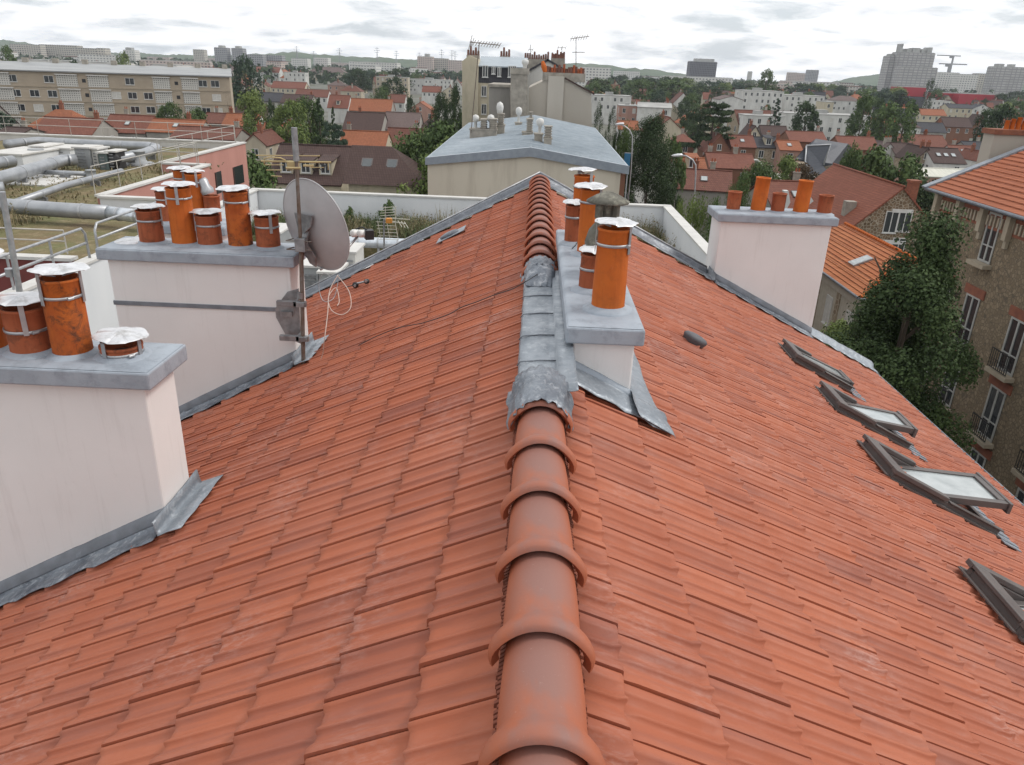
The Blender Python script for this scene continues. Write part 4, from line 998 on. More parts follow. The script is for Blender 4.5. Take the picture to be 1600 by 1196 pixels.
def block(pl,pr,yt,D_,fm,label,d=14,name='apartment_block',rz=0,top=(),cat='apartment block',zb=0):
    pc=(pl+pr)/2; c=atY(pc,yt,D_); w=atY(pr,yt,D_).x-atY(pl,yt,D_).x; h=c.z
    t=thing(name,label,cat,(c.x,D_+d/2,0),None,rz); mb=MB(); mb.bb(-w/2,w/2,-d/2,d/2,0,h); mb.build('facade',FB[fm] if isinstance(fm,str) else fm,t)
    mb=MB(); mb.bb(-w/2+.5,w/2-.5,-d/2+.5,d/2-.5,h,h+.6)
    for (f,ww,hh) in top: mb.bb(w*f-w*ww/2,w*f+w*ww/2,-d*.3,d*.3,h+.602,h+.6+hh)
    mb.build('roof',RM_['fl'],t); return t
block(15,60,70,1200,'pale','long pale slab block at far left below the hill, left section',d=16,rz=.1)
block(60,120,71,1230,'pale','long pale slab block at far left below the hill, middle section',d=16)
block(118,152,76,1150,'pale','long pale slab block at far left below the hill, right section',d=16)
block(150,163,76,1000,'pale','narrow pale tower closing the far left slab blocks',d=14)
block(192,210,79,1100,'white','small white tower between the slab blocks and the poplar, far left',d=14,top=((-.1,.5,3),))
block(301,318,78,1500,'pale','pale far tower with antenna, left of the twin grey towers',d=16)
block(334,354,75,1300,'grey','left one of two equal grey towers on the left horizon',d=16,top=((0,.4,3),))
block(361,379,76,1300,'grey','right one of two equal grey towers on the left horizon',d=16,top=((0,.4,3),))
block(380,410,86,1150,'grey','broad grey slab right of the twin grey towers, left half',d=16)
block(410,440,87,1170,'grey','broad grey slab right of the twin grey towers, right half',d=16)
block(652,676,89,1300,'pink','pinkish high block on the horizon left of the cream mansard building, left of three',d=20,top=((.1,.3,4),))
block(676,700,92,1320,'pale','pale high block on the horizon, middle of three left of the mansard building',d=20)
block(700,722,95,1300,'pink','pinkish high block on the horizon, right of three beside the mansard building',d=20)
block(455,480,92,1300,'white','white low block on the wooded horizon left of centre',d=20)
block(490,512,91,1350,'white','white low block on the wooded horizon above the pale mansion',d=20)
block(545,620,98,1100,'white','long white hangar below the pylons left of centre',d=30)
block(905,955,106,900,'white','white slab block with vertical stripes right of the beige gable building',d=16)
block(960,1000,112,1400,'white','pale low block on the hillside right of the striped slab',d=20)
block(1079,1121,97,1300,'dark','dark glazed office tower with stepped top alone on the horizon',d=26,name='office_tower',cat='tower',top=((0.05,.72,4),))
block(1040,1146,121,900,'white','very long low white building in front of the dark office tower',d=20)
block(1170,1176,112,2600,'pale','tiny thin tower on the horizon right of the dark office tower',d=14)
block(1233,1246,114,1700,'pink','left one of three small pinkish towers on the horizon',d=16)
block(1246,1259,115,1720,'pink','middle one of three small pinkish towers on the horizon',d=16)
block(1264,1280,110,1650,'grey','right and tallest of three small towers on the horizon',d=18)
block(1391,1408,88,1010,'tower','left tan section of the big grey housing tower',d=20,top=((0,.7,2),))
block(1406,1462,83,1000,'tower','wide middle section of the big grey housing tower with chimneys on top',d=22,top=((-.42,.05,9),(-.2,.12,4),(0,.2,5),(.2,.1,4),(.38,.12,6)))
block(1409,1466,106,950,'tower','lower grey section in front of the big housing tower',d=18)
block(1468,1500,114,1200,'white','white block behind the cranes, left of three',d=20)
block(1500,1530,117,1150,'white','white block with square windows behind the red cladding, middle of three',d=20)
block(1530,1556,116,1180,'pale','pale block right of the cranes, right of three',d=20)
block(1556,1578,105,1000,'tower','grey housing tower left of the one at the right picture edge',d=18,top=((0,.4,3),))
block(1577,1606,106,1010,'tower','grey housing tower cut by the right picture edge',d=18,top=((-.2,.2,3),))
block(1410,1448,137,620,'red','tall red-clad hall below the big housing tower',d=20,name='red_hall',cat='hall')
block(1464,1494,146,600,'red','low red-clad hall right of the dark conifer',d=14,name='red_hall',cat='hall')
block(1500,1562,148,590,'red','long low red-clad hall at the right',d=14,name='red_hall',cat='hall')
block(25,75,95,420,'white','white flat building behind the long apartment block, left',d=20)
block(75,180,98,400,'white','white flat building behind the long apartment block, middle',d=20)
block(236,276,103,400,'white','white flat building behind the long apartment block, right',d=20)
# cranes and pylons
def crane(px,yt,yb,jl,jr,D_,label):
    b=atY(px,yb,D_); t=atY(px,yt,D_); o=thing('tower_crane',label,'crane',(b.x,b.y,0)); O=Vector((b.x,b.y,0))
    mb=MB(); mb.box((0,0,t.z/2),(2.2,2.2,t.z)); mb.build('mast',STEEL,o)
    mb=MB(); x0=atY(jl,yt,D_).x-O.x; x1=atY(jr,yt,D_).x-O.x; mb.bb(x0,x1,-.8,.8,t.z,t.z+1.6); mb.build('jib',STEEL,o)
    mb=MB(); mb.bb(-6,-2,-1.2,1.2,t.z-3,t.z-.002); mb.build('counterweight',STEEL,o)
crane(1477,101,130,1467,1511,1250,'tower crane with short mast right of the big housing tower')
crane(1480,88,130,1464,1501,1400,'higher tower crane just above the other crane')
def pylon(px,yt,D_,label):
    t=atY(px,yt,D_); o=thing('power_pylon',label,'pylon',(t.x,t.y,0),'power pylons along the wooded horizon'); h=t.z
    mb=MB(); 
    for a in (-1,1):
        for b in (-1,1): mb.cyl((a*3.4,b*3.4,0),(a*.5,b*.5,h*.8),.42,4)
    mb.cyl((0,0,h*.78),(0,0,h),.5,4); mb.build('lattice_mast',STEEL,o)
    for k,(z,wd) in enumerate(((.95,5),(.86,8),(.77,6.5))):
        m2=MB(); m2.box((0,0,h*z),(wd*2,.7,.8)); m2.build('cross_arm',STEEL,o)
for i,(px,yt) in enumerate(((463,72),(490,80),(530,75),(589,74),(619,79),(655,82),(690,77),(706,78),(711,80))):
    pylon(px,yt,2000+37*i,['power pylon tallest on the left-centre hill','small pylon right of the tallest one','pylon above the pale mansion','tall pylon above the long white hangar','small pylon right of the hangar pylon','small pylon above the pinkish blocks','pylon left of the close pylon pair near the mansard building','left pylon of the close pair near the mansard building','right pylon of the close pair near the mansard building'][i])
def toL(mb,o): 
    b=Vector(o.location); mb.v=[tuple(Vector(p)-b) for p in mb.v]; return mb
def put(mb,name,m,o,**k): return toL(mb,o).build(name,m,o,**k)
PARZ=15.3
PINK=mat('pink_render',(.47,.235,.195),(.42,.205,.17),scale=.8,rough=.9,stretch=(2,2,.3)); REDW=mat('dark_red_render',(.17,.045,.04),(.14,.04,.035),rough=.9)
TRIM=mat('pale_coping',(.58,.57,.545),(.5,.49,.47),scale=2,rough=.7); DUCT=mat('duct_metal',(.37,.385,.405),(.29,.305,.325),scale=2.5,rough=.42,metal=.45,bmp=.15,bscale=9)
SILV=mat('foil_wrap',(.68,.72,.76),(.5,.54,.58),scale=6,rough=.3,metal=.6,bmp=.3,bscale=12)
SED=mat('sedum_mat',(.17,.12,.065),(.13,.135,.055),scale=.55,rough=.98,bmp=.8,bscale=9,bd=.08,c3=(.28,.22,.13),s3=2.5)
RAILM=mat('pale_rail',(.46,.44,.40),(.38,.36,.33),scale=3,rough=.5,metal=.3); PAVE=mat('gravel_floor',(.24,.23,.215),(.17,.165,.155),scale=1.2,rough=.95,c3=(.32,.31,.29),s3=5)
# ---- terrace building behind our gable
tb=thing('terrace_building','low neighbour with white parapet walls and weedy roof just behind our gable','building',(-3,21,0))
mb=MB(); mb.bb(-10.9,5.1,12.9,29.8,0,13.0); put(mb,'wall',WM_['wh'],tb)
mb=MB(); mb.bb(-10.9,5.1,12.9,29.8,13.002,13.3); put(mb,'terrace_floor',PAVE,tb)
def parapet(x0,x1,y0,y1,zt=PARZ,zb=13.302,par=tb):
    m1=MB(); m1.bb(x0,x1,y0,y1,zb,zt-.06); p=put(m1,'parapet',WHITEP,par)
    m1=MB(); 
    ex=.05; m1.bb(x0-ex,x1+ex,y0-ex,y1+ex,zt-.058,zt); q=toL(m1,par).build('coping',TRIM,p); return p
parapet(-11.0,5.3,29.7,29.95); parapet(-11.0,-10.75,12.6,29.66); parapet(5.05,5.3,12.6,29.66)
wz=13.95
mb=MB(); mb.bb(-10.7,5.0,27.4,29.62,13.304,wz); put(mb,'planted_bed',SED,tb)
mb=MB(); mb.bb(1.9,5.0,13,27.38,13.304,wz); put(mb,'planted_bed',SED,tb)
# silver duct + equipment on the terrace
du=thing('duct_run','silver foil-wrapped duct along the weedy bed behind the dish','duct',(-5,26.5,13.3))
mb=MB(); a=atY(548,378,26.5); b=atY(672,388,26.5); zc=(a.z); mb.cyl((a.x-3.2,26.5,zc),(b.x+2.5,26.5,zc),.19,16); 
put(mb,'duct',SILV,du)
for f in (.1,.35,.6,.85):
    mb=MB(); x=a.x+(b.x-a.x)*f; mb.cyl((x-.03,26.5,zc),(x+.03,26.5,zc),.205,16); mb.bb(x-.04,x+.04,26.45,26.55,13.31,max(13.32,zc-.15)); put(mb,'duct_clamp',GALV,du)
def unit(px0,px1,pyt,pyb,Yv,dep,label,m,louv=False,name='air_conditioner'):
    p0,p1=atY(px0,pyt,Yv),atY(px1,pyb,Yv); o=thing(name,label,'air conditioner',((p0.x+p1.x)/2,Yv+dep/2,max(13.305,p1.z-.3)))
    z0=o.location.z; w=p1.x-p0.x; zt=p0.z; mb=MB(); mb.bb(p0.x,p1.x,Yv,Yv+dep,z0,zt-.05); put(mb,'casing',m,o,bevel=.015)
    mb=MB(); mb.bb(p0.x-.04,p1.x+.04,Yv-.04,Yv+dep+.04,zt-.048,zt); put(mb,'lid',TRIM,o)
    n=max(3,int((zt-z0)/.12)); mb=MB()
    for i in range(n): mb.bb(p0.x+.06,p1.x-.06,Yv-.022,Yv-.002,z0+.08+i*(zt-z0-.25)/n,z0+.08+i*(zt-z0-.25)/n+.05)
    put(mb,'louvre_panel',STEEL if louv else GALV,o); return o
ACW=mat('unit_white',(.6,.59,.56),(.5,.49,.46),rough=.5); ACG=mat('unit_grey',(.33,.345,.35),(.25,.26,.27),scale=1,rough=.5)
unit(520,556,392,425,18.5,1.0,'cream boxed unit standing just right of the satellite dish',ACW)
unit(466,498,414,446,15.5,.8,'louvred grey unit seen under the dish, beside the mast',ACG,True)
unit(498,528,424,450,15.0,.8,'small louvred unit under the lower rim of the dish',ACG,True)
unit(412,440,362,400,20,1.2,'grey unit behind the short pot left of the dish',ACG)
mb=MB(); p=atY(560,425,18); pr=thing('skylight_upstand','white sloping upstand wall near the foot of the grid aerial','upstand',(p.x,18,13.3))
a_,b_=atY(548,440,17.5),atY(601,395,19.5); mb.hexa([(a_.x,17.5,13.305),(b_.x,19.5,13.305),(b_.x,19.8,13.305),(a_.x,17.8,13.305)],[(a_.x,17.5,a_.z),(b_.x,19.5,b_.z),(b_.x,19.8,b_.z),(a_.x,17.8,a_.z)]); put(mb,'wall',WHITEP,pr)
# railing on the left parapet, galvanised tubes with bent ends
def rail_thing(label,segs,posts,r=.03,m=RAILM,name='guard_rail'):
    b0=Vector(segs[0][0]); o=thing(name,label,'railing',tuple(b0))
    for s in segs: mb=MB(); mb.tube([Vector(p)-b0 for p in s],r,7); mb.build('rail',m,o)
    for (p,q) in posts: mb=MB(); mb.cyl(Vector(p)-b0,Vector(q)-b0,r*.85,7); mb.build('post',m,o)
    return o
XR_=-10.9; zt=PARZ+.75
for (ya,yb,l) in ((13.6,18.1,'near length of grey tube railing on the left white parapet'),(18.5,24.5,'far length of grey tube railing on the left white parapet')):
    rail_thing(l,[[(XR_,ya,PARZ+.0),(XR_,ya+.02,zt-.15),(XR_,ya+.15,zt),(XR_,yb-.15,zt),(XR_,yb-.02,zt-.15),(XR_,yb,PARZ)],[(XR_,ya+.05,PARZ+.38),(XR_,yb-.05,PARZ+.38)]],[((XR_,ya+(yb-ya)*f,PARZ),(XR_,ya+(yb-ya)*f,zt)) for f in (.35,.68)],.032,GALV)
vp=thing('vent_pipe','thick grey vertical steel pole by the left white parapet railing','pole',(atY(22,460,13.2).x,13.2,13.3)); mb=MB(); mb.cyl(Vector(vp.location),atY(3,300,13.2),.055,10); put(mb,'pipe',GALV,vp); mb=MB(); mb.cyl(atY(16,432,13.2),atY(14,420,13.2),.075,10); put(mb,'collar',GALV,vp)
# ---- left complex: green roofs with ducts, pink facades
lc=thing('clinic_building','large flat-roofed building on the left with green roofs and pink facades','building',(-30,35,0))
xs=lambda px,py: atZ(px,py,PARZ)
P1=xs(383,222); P2=xs(242,253); P3=xs(330,256); P4=xs(140,305); P5=xs(255,306); PF=xs(0,208)
XA=P1.x; XB=-15.4; YB=P1.y; YM=P2.y; YN=P4.y; XC=P5.x
deck=14.75
mb=MB(); mb.bb(-80,XA-.25,18.2,YB-.3,0,deck-.002); mb.bb(XA-.248,XB-.25,18.2,YM-.25,0,deck-.002); put(mb,'core',WM_['gy'],lc)
def fac(x0,x1,y0,y1,m,zt_=PARZ,zb=0,cop=True):
    m1=MB(); m1.bb(x0,x1,y0,y1,zb,zt_-.08); f=put(m1,'facade',m,lc)
    m1=MB(); m1.bb(x0-.06,x1+.06,y0-.06,y1+.06,zt_-.078,zt_); toL(m1,lc).build('coping',TRIM,f); return f
f1=fac(XA-.25,XA,YM+.15,YB,PINK); f2=fac(XA-.0,XB-.07,YM-.15,YM+.08,PINK); f3=fac(XB-.25,XB,YN+.2,YM-.22,PINK)
f4=fac(XB-.0,XC,YN-.1,YN+.13,WHITEP,zb=10); f5=fac(-80,XA-.3,YB-.25,YB+.0,TRIM); f6=fac(-80,-11.35,18.0,18.2,REDW)
mb=MB(); mb.bb(-80,XA-.4,18.3,YB-.3,deck,deck+.10); mb.bb(XA-.398,XB-.3,18.3,YM-.3,deck,deck+.10); put(mb,'green_roof',SED,lc)
mb=MB(); mb.bb(-30,-11.0,8,17.95,12.5,13.0); put(mb,'courtyard_floor',PAVE,lc)
mb=MB(); mb.bb(XB-.298,-11.35,18.3,YN-.15,13.2,deck+.1); put(mb,'green_roof',SED,lc)
for (x0,x1,y0,y1) in ((-38,-17.5,21.6,22.0),(-23,-20,31,34)):
    mb=MB(); mb.bb(x0,x1,y0,y1,deck+.102,deck+.16); put(mb,'paving_strip',TRIM,lc)
# pink facade openings
for (px0,px1,py0,py1) in ((336,349,270,300),(364,382,262,285)):
    a=atX(px0,py0,XA if px0>350 else XA); b=atX(px1,py1,XA); mb=MB(); mb.bb(XA-.1,XA+.004,min(a.y,b.y),max(a.y,b.y),b.z,a.z); put(mb,'doorway',WING,lc)
    mb=MB(); mb.bb(XA+.002,XA+.05,min(a.y,b.y)-.08,min(a.y,b.y),b.z,a.z); put(mb,'door_leaf',RM_['br'],lc)
Hr=.95
def ral(label,a,b,n,h=Hr,ins=.12):
    a=Vector(a);b=Vector(b); up=Vector((0,0,h))
    rail_thing(label,[[a+up,b+up],[a+up*.55,b+up*.55]],[(a.lerp(b,i/n),a.lerp(b,i/n)+up) for i in range(n+1)],.02)
ral('thin pale railing along the far parapet of the green roof',(-62,YB-.3,PARZ),(XA-.5,YB-.3,PARZ),22)
ral('pale railing above the farther pink facade',(XA-.35,YM+.3,PARZ),(XA-.35,YB-.6,PARZ),5)
ral('pale railing above the nearer pink facade',(XB-.35,YN+.3,PARZ),(XB-.35,YM-.6,PARZ),5)
ral('short railing on the small step between the pink facades',(XA+.1,YM-.3,PARZ),(XB-.4,YM-.3,PARZ),2)
ral('pale railing along the near edge of the green roof',(-36,18.35,PARZ),(-11.6,18.35,PARZ),11,.6)
# ducts
def duct(label,pts,r,m=DUCT,zoff=0,legs=True,bands=5):
    P=[Vector(p) for p in pts]; b0=P[0].copy(); o=thing('air_duct',label,'duct',tuple(b0))
    mb=MB(); mb.tube([p-b0 for p in P],r,18); mb.build('duct_pipe',m,o)
    for i in range(len(P)-1):
        d=(P[i+1]-P[i]); n=max(1,int(d.length/2.2))
        for k in range(n):
            c=P[i]+d*((k+.5)/n)-b0; mb=MB(); mb.cyl(c-d.normalized()*.04,c+d.normalized()*.04,r*1.06,18); mb.build('duct_band',GALV,o)
        if legs and d.length>2:
            c=P[i]+d*.5-b0; mb=MB(); zf=deck+.1-b0.z; mb.bb(c.x-.2,c.x+.2,c.y-.06,c.y+.06,zf,c.z-r*.8); mb.build('duct_leg',STEEL,o)
    return o
dz=deck+.55
def dp(px,py,z=dz): return atZ(px,py,z)
duct('big grey duct coming from the left edge towards the central air handling unit',[dp(-60,295),dp(0,279),dp(62,262),dp(98,251),dp(119,250)],.26)
duct('long horizontal grey duct in front, ending in bright foil',[dp(-50,328),dp(10,322),dp(90,328),dp(170,333)],.24)
duct('bright foil-wrapped end of the front duct',[dp(170,333),dp(205,337),dp(228,340)],.21,SILV)
duct('thin grey duct running diagonally across the green roof',[dp(22,318,deck+.4),dp(100,291,deck+.4),dp(190,268,deck+.4)],.13)
duct('far grey duct making a bend beside the round roof fan',[dp(10,226),dp(60,221),dp(150,226),dp(232,229),dp(246,232),dp(225,240),dp(183,249)],.24)
duct('small grey duct stub joining the air handling unit from the left',[dp(62,269,deck+.35),dp(140,272,deck+.35)],.10)
duct('grey duct at the left edge below the big one',[dp(-50,262),dp(-10,256),dp(20,252)],.25)
duct('round duct end poking in at the left edge above the front duct',[dp(-40,296,deck+.4),dp(6,295,deck+.4)],.25)
def boxthing(px0,px1,pyt,pyb,label,m,dep,name='roof_unit',zb=deck+.1,lid=True,cat='roof unit',fan=False):
    c=atZ((px0+px1)/2,pyb,zb); Yv=c.y; x0=atY(px0,pyb,Yv).x; x1=atY(px1,pyb,Yv).x; zt_=atY((px0+px1)/2,pyt,Yv).z
    o=thing(name,label,cat,((x0+x1)/2,Yv+dep/2,zb)); mb=MB(); mb.bb(x0,x1,Yv,Yv+dep,zb,zt_-.07); put(mb,'casing',m,o,bevel=.02)
    if lid: mb=MB(); mb.bb(x0-.08,x1+.08,Yv-.08,Yv+dep+.08,zt_-.068,zt_); put(mb,'lid',TRIM,o)
    n=max(2,int((zt_-zb)/.14)); mb=MB()
    for i in range(n-1): z=zb+.12+i*.14; mb.bb(x0+.08,x0+(x1-x0)*.7,Yv-.025,Yv-.002,z,z+.06)
    put(mb,'grille',STEEL,o)
    if fan:
        mb=MB(); mb.lathe(((x0+x1)/2,Yv+.0,(zb+zt_)/2),[(.38,-.06),(.40,.0),(.0,.01)],20,0,axis=(0,-1,0)); put(mb,'fan_grille',BLACK,o)
    return o
boxthing(121,144,230,264,'tall grey air handling unit with lid in the middle of the green roof',ACG,1.1,name='air_handling_unit')
boxthing(147,156,232,264,'pale narrow side cabinet attached right of the tall air handling unit',ACW,1.0,name='service_cabinet')
boxthing(157,170,238,266,'dark green condenser beside the air handling unit',mat('unit_dark_green',(.12,.16,.16),(.1,.13,.13),rough=.5),.9,name='condenser_unit')
boxthing(171,184,236,266,'black fan unit at the right of the condenser',BLACK,.9,name='fan_unit',fan=True)
boxthing(52,72,228,252,'white low box left of the air handling unit',ACW,1.6)
boxthing(74,112,231,252,'long white box left of the air handling unit, with foil panels',WHITEP,1.6)
boxthing(-20,38,240,262,'white parapet box near the left picture edge on the green roof',WHITEP,3,lid=True,name='roof_hatch',cat='roof hatch')
def roof_fan(px,py,label,r=.33):
    c=atZ(px,py,deck+.1); o=thing('roof_fan',label,'roof fan',tuple(c)); mb=MB(); mb.lathe((0,0,0),[(r*1.9,0),(r*1.85,.4*r),(r*1.2,.42*r),(r*1.1,.7*r),(r,.75*r),(r,1.9*r),(r*1.08,1.92*r),(r*1.05,2.1*r),(0,2.2*r)],20); mb.build('cowl',ACG,o)
    mb=MB(); mb.lathe((0,0,-.001),[(r*2.1,.0),(r*2.1,.1),(r*1.91,.1)],20); mb.build('kerb',STEEL,o)
roof_fan(218,258,'round grey roof fan on dark base by the duct bend'); roof_fan(60,256,'round dark roof fan in front of the white boxes'); roof_fan(144,281,'small roof fan below the air handling unit',.2)
# long apartment block, storeys measured at about 200 m
ZT=16.2; LB_=atZ(-60,106.5,ZT); RB_=atZ(358,119.5,ZT); ux=(RB_-LB_); ux.z=0; Lb=ux.length; ux.normalize(); ang=math.atan2(ux.y,ux.x)
blk=thing('apartment_block','long four-storey beige apartment block with pale lattice loggias, far left','apartment block',(LB_.x,LB_.y,0),None,ang)
BLKM=mat('block_beige',(.40,.335,.255),(.36,.30,.23),scale=.4,rough=.9,c3=(.33,.275,.21),s3=.15)
mb=MB(); mb.bb(0,Lb,0,11,0,ZT); mb.build('wall',BLKM,blk)
mb=MB(); mb.slab([(-.5,-.6,ZT+.02),(Lb+.6,-.6,ZT+.02),(Lb+.3,5.5,ZT+1.5),(-.5,5.5,ZT+1.5)],.25); mb.slab([(-.5,5.5,ZT+1.5),(Lb+.3,5.5,ZT+1.5),(Lb+.6,11.6,ZT+.02),(-.5,11.6,ZT+.02)],.25); bro=mb.build('roof',mat('fibre_cement_roof',(.36,.37,.37),(.28,.29,.30),scale=.5,rough=.8,stretch=(.3,3,1)),blk)
rr=random.Random(9)
for i in range(9):
    x=4+i*Lb/9; mb=MB(); mb.bb(x,x+1.1,5.0,6.0,ZT+1.3,ZT+2.3); mb.build('chimney',CHR,bro)
def along(px):
    d=ray(px,150); n=Vector((-ux.y,ux.x,0)); t=(LB_.dot(n))/(d.dot(n)); p=d*t; return (p-Vector((LB_.x,LB_.y,0))).dot(ux) if 0 else Vector((p.x-LB_.x,p.y-LB_.y,0)).dot(ux)
SH=2.78
for k in range(5):
    mb=MB(); mb.bb(.1,Lb-.1,-.12,-.002,ZT-.25-SH*k-.12,ZT-.25-SH*k+.06); mb.build('string_course',mat('band_beige',(.33,.28,.21)) if k==0 else MATS['band_beige'],blk)
def pan(x0,x1,z0,z1,m,name,y=-.06):
    mb=MB(); mb.bb(x0,x1,y,-.003,z0,z1); return mb.build(name,m,blk)
LATT=facade('lattice_pattern',(.50,.49,.455),(.13,.125,.12),.42,.42,.13)
for k in range(5):
    zb=ZT-.25-SH*(k+1)+.75
    for px in (-30,24,53,81,181,206,231,319,338):
        if rr.random()<.1: continue
        st=1 if rr.random()<.28 else 0; x=along(px+k*2.2*(1-px/400))
        window(blk,x,-.01,zb,1.75,1.35,0,st)
    for px,w_ in ((5,3.6),(109,3.9),(157,3.9),(255,3.3),(299,3.3)):
        x=along(px+k*2.2*(1-px/400)); pan(x-w_/2,x+w_/2,zb-.65,zb+1.55,LATT,'loggia_lattice',-.14); pan(x-w_/2-.1,x+w_/2+.1,zb+1.56,zb+1.75,TRIM,'loggia_slab',-.5)
    for px in (135,278):
        x=along(px+k*2.2*(1-px/400)); pan(x-.35,x+.35,zb+.2,zb+.9,BLACK,'small_opening',-.02)
# ---- zinc roofed building in the centre
YZ=47.2; YZb=77
A_,B_,C_=atY(668,247,YZ),atY(829,231,YZ),atY(980,260,YZ)
zb_=thing('zinc_roof_building','wide blank cream gable building under pale blue zinc roof, centre of view','building',(0,YZ,0))
CRW=mat('cream_streaked',(.56,.52,.43),(.52,.48,.395),scale=.35,rough=.92,stretch=(1,1,.12),c3=(.41,.37,.30),s3=.7)
mb=MB(); x0,x1=A_.x,C_.x-.35
mb.add([(x0,YZ,0),(x1,YZ,0),(x1,YZ,C_.z-.3),(B_.x,YZ,B_.z-.3),(x0,YZ,A_.z-.3),(x0,YZb,0),(x1,YZb,0),(x1,YZb,C_.z-.5),(B_.x,YZb,B_.z-.35),(x0,YZb,A_.z-.3)],[(0,1,2,3,4),(9,8,7,6,5),(1,6,7,2),(5,0,4,9)]); put(mb,'wall',CRW,zb_)
mb=MB(); mb.bb(C_.x-.35,C_.x-.05,YZ+.003,YZb,0,C_.z-.5); put(mb,'brick_side_wall',WM_['bk'],zb_)
ZN=mat('zinc_pale',(.37,.42,.46),(.29,.335,.375),scale=.8,rough=.45,metal=.25,stretch=(1,4,1),c3=(.44,.48,.51),s3=2)
mb=MB(); mb.slab([(x0-.1,YZ-.15,A_.z),(B_.x,YZ-.15,B_.z),(B_.x,YZb,B_.z+.25),(x0-.1,YZb,A_.z+.15)],.2); mb.slab([(B_.x,YZ-.15,B_.z),(C_.x+.1,YZ-.15,C_.z),(C_.x+.1,YZb,C_.z+.15),(B_.x,YZb,B_.z+.25)],.2); zr_=put(mb,'roof',ZN,zb_)
mb=MB()
for i in range(1,44):
    y=YZ+i*.68
    if y>YZb: break
    f=(y-YZ)/(YZb-YZ); mb.cyl((x0,y,A_.z+.02+f*.15),(B_.x,y,B_.z+.02+f*.25),.04,4); mb.cyl((B_.x,y,B_.z+.02+f*.25),(C_.x,y,C_.z+.02+f*.15),.04,4)
toL(mb,zb_).build('standing_seam',ZN,zr_)['kind']='stuff'
mb=MB(); mb.slab([(x0-.12,YZ-.2,A_.z-.40),(B_.x,YZ-.2,B_.z-.50),(B_.x,YZ-.2,B_.z+.03),(x0-.12,YZ-.2,A_.z+.03)],.12); mb.slab([(B_.x,YZ-.2,B_.z-.50),(C_.x+.12,YZ-.2,C_.z-.46),(C_.x+.12,YZ-.2,C_.z+.03),(B_.x,YZ-.2,B_.z+.03)],.12); put(mb,'zinc_fascia',mat('zinc_fascia_grey',(.27,.31,.35),(.22,.25,.29),rough=.5,metal=.2),zb_)
mb=MB(); mb.slab([(C_.x+.02,YZ-.05,0),(C_.x+.08,YZ-.05,0),(C_.x+.08,YZ-.05,C_.z-.5),(C_.x+.02,YZ-.05,C_.z-.5)],.08); put(mb,'downpipe',GALV,zb_)
def zroofz(x,y):
    f=(y-YZ)/(YZb-YZ)
    if x<B_.x: return A_.z+(B_.z-A_.z)*(x-x0)/(B_.x-x0)+.15*f
    return B_.z+(C_.z-B_.z)*(x-B_.x)/(C_.x-B_.x)+.2*f
def zstack(px0,px1,pyt,Yv,dep,label,m,cowls=(),louv=()):
    a=atY(px0,pyt,Yv); b=atY(px1,pyt,Yv); zz=a.z; z0=zroofz((a.x+b.x)/2,Yv)-.3
    o=thing('roof_chimney',label,'chimney',((a.x+b.x)/2,Yv+dep/2,z0)); mb=MB(); mb.bb(a.x,b.x,Yv,Yv+dep,z0,zz); mb.bb(a.x-.05,b.x+.05,Yv-.05,Yv+dep+.05,zz,zz+.09); put(mb,'shaft',m,o)
    for (px,h) in cowls:
        x=atY(px,pyt,Yv).x; mb=MB(); mb.lathe((x,Yv+dep/2,zz+.09),[(.11,0),(.11,h*.45),(.2,h*.5),(.26,h*.68),(.26,h*.8),(.2,h*.92),(0,h)],14); put(mb,'white_cowl',mat('cowl_white',(.62,.62,.6),rough=.4) if 'cowl_white' not in MATS else MATS['cowl_white'],o)
    for (pa,pb,h) in louv:
        xa,xb=atY(pa,pyt,Yv).x,atY(pb,pyt,Yv).x; mb=MB(); mb.bb(xa+.06,xb-.06,Yv+.1,Yv+dep-.1,zz+.09,zz+h)
        for i in range(int(h/.16)): mb.bb(xa,xb,Yv+.02,Yv+dep-.02,zz+.14+i*.16,zz+.2+i*.16)
        mb.bb(xa-.03,xb+.03,Yv,Yv+dep,zz+h,zz+h+.06); put(mb,'louvred_head',CHR,o)
    return o
zstack(734,776,203,58,1.2,'wide rendered chimney with white ball cowls at the left of the zinc roof',CHR,((742,.95),(766,1.0)),((750,760,.7),(764,776,.75)))
zstack(776,788,197,59,.9,'narrow chimney with tall white ball cowl on the zinc roof',CHR,((780,1.6),),((777,787,.8),))
zstack(816,832,208,56,.8,'stubby louvred chimney near the ridge of the zinc roof',CHR,(),((822,832,.9),))
zstack(835,848,211,51.5,.8,'short chimney with white ball cowl nearest on the zinc roof',CHR,((843,.95),),())
zstack(850,862,218,50.8,.7,'short louvred chimney right of the nearest ball cowl on the zinc roof',CHR,(),((850,862,.75),))
zstack(805,815,193,66,.6,'thin chimney with white ball cowl in the middle of the zinc roof',CHR,((810,1.2),),())
zstack(826,833,186,68,.6,'tiny dark louvred chimney at the back of the zinc roof',CHR,(),((827,832,.5),))
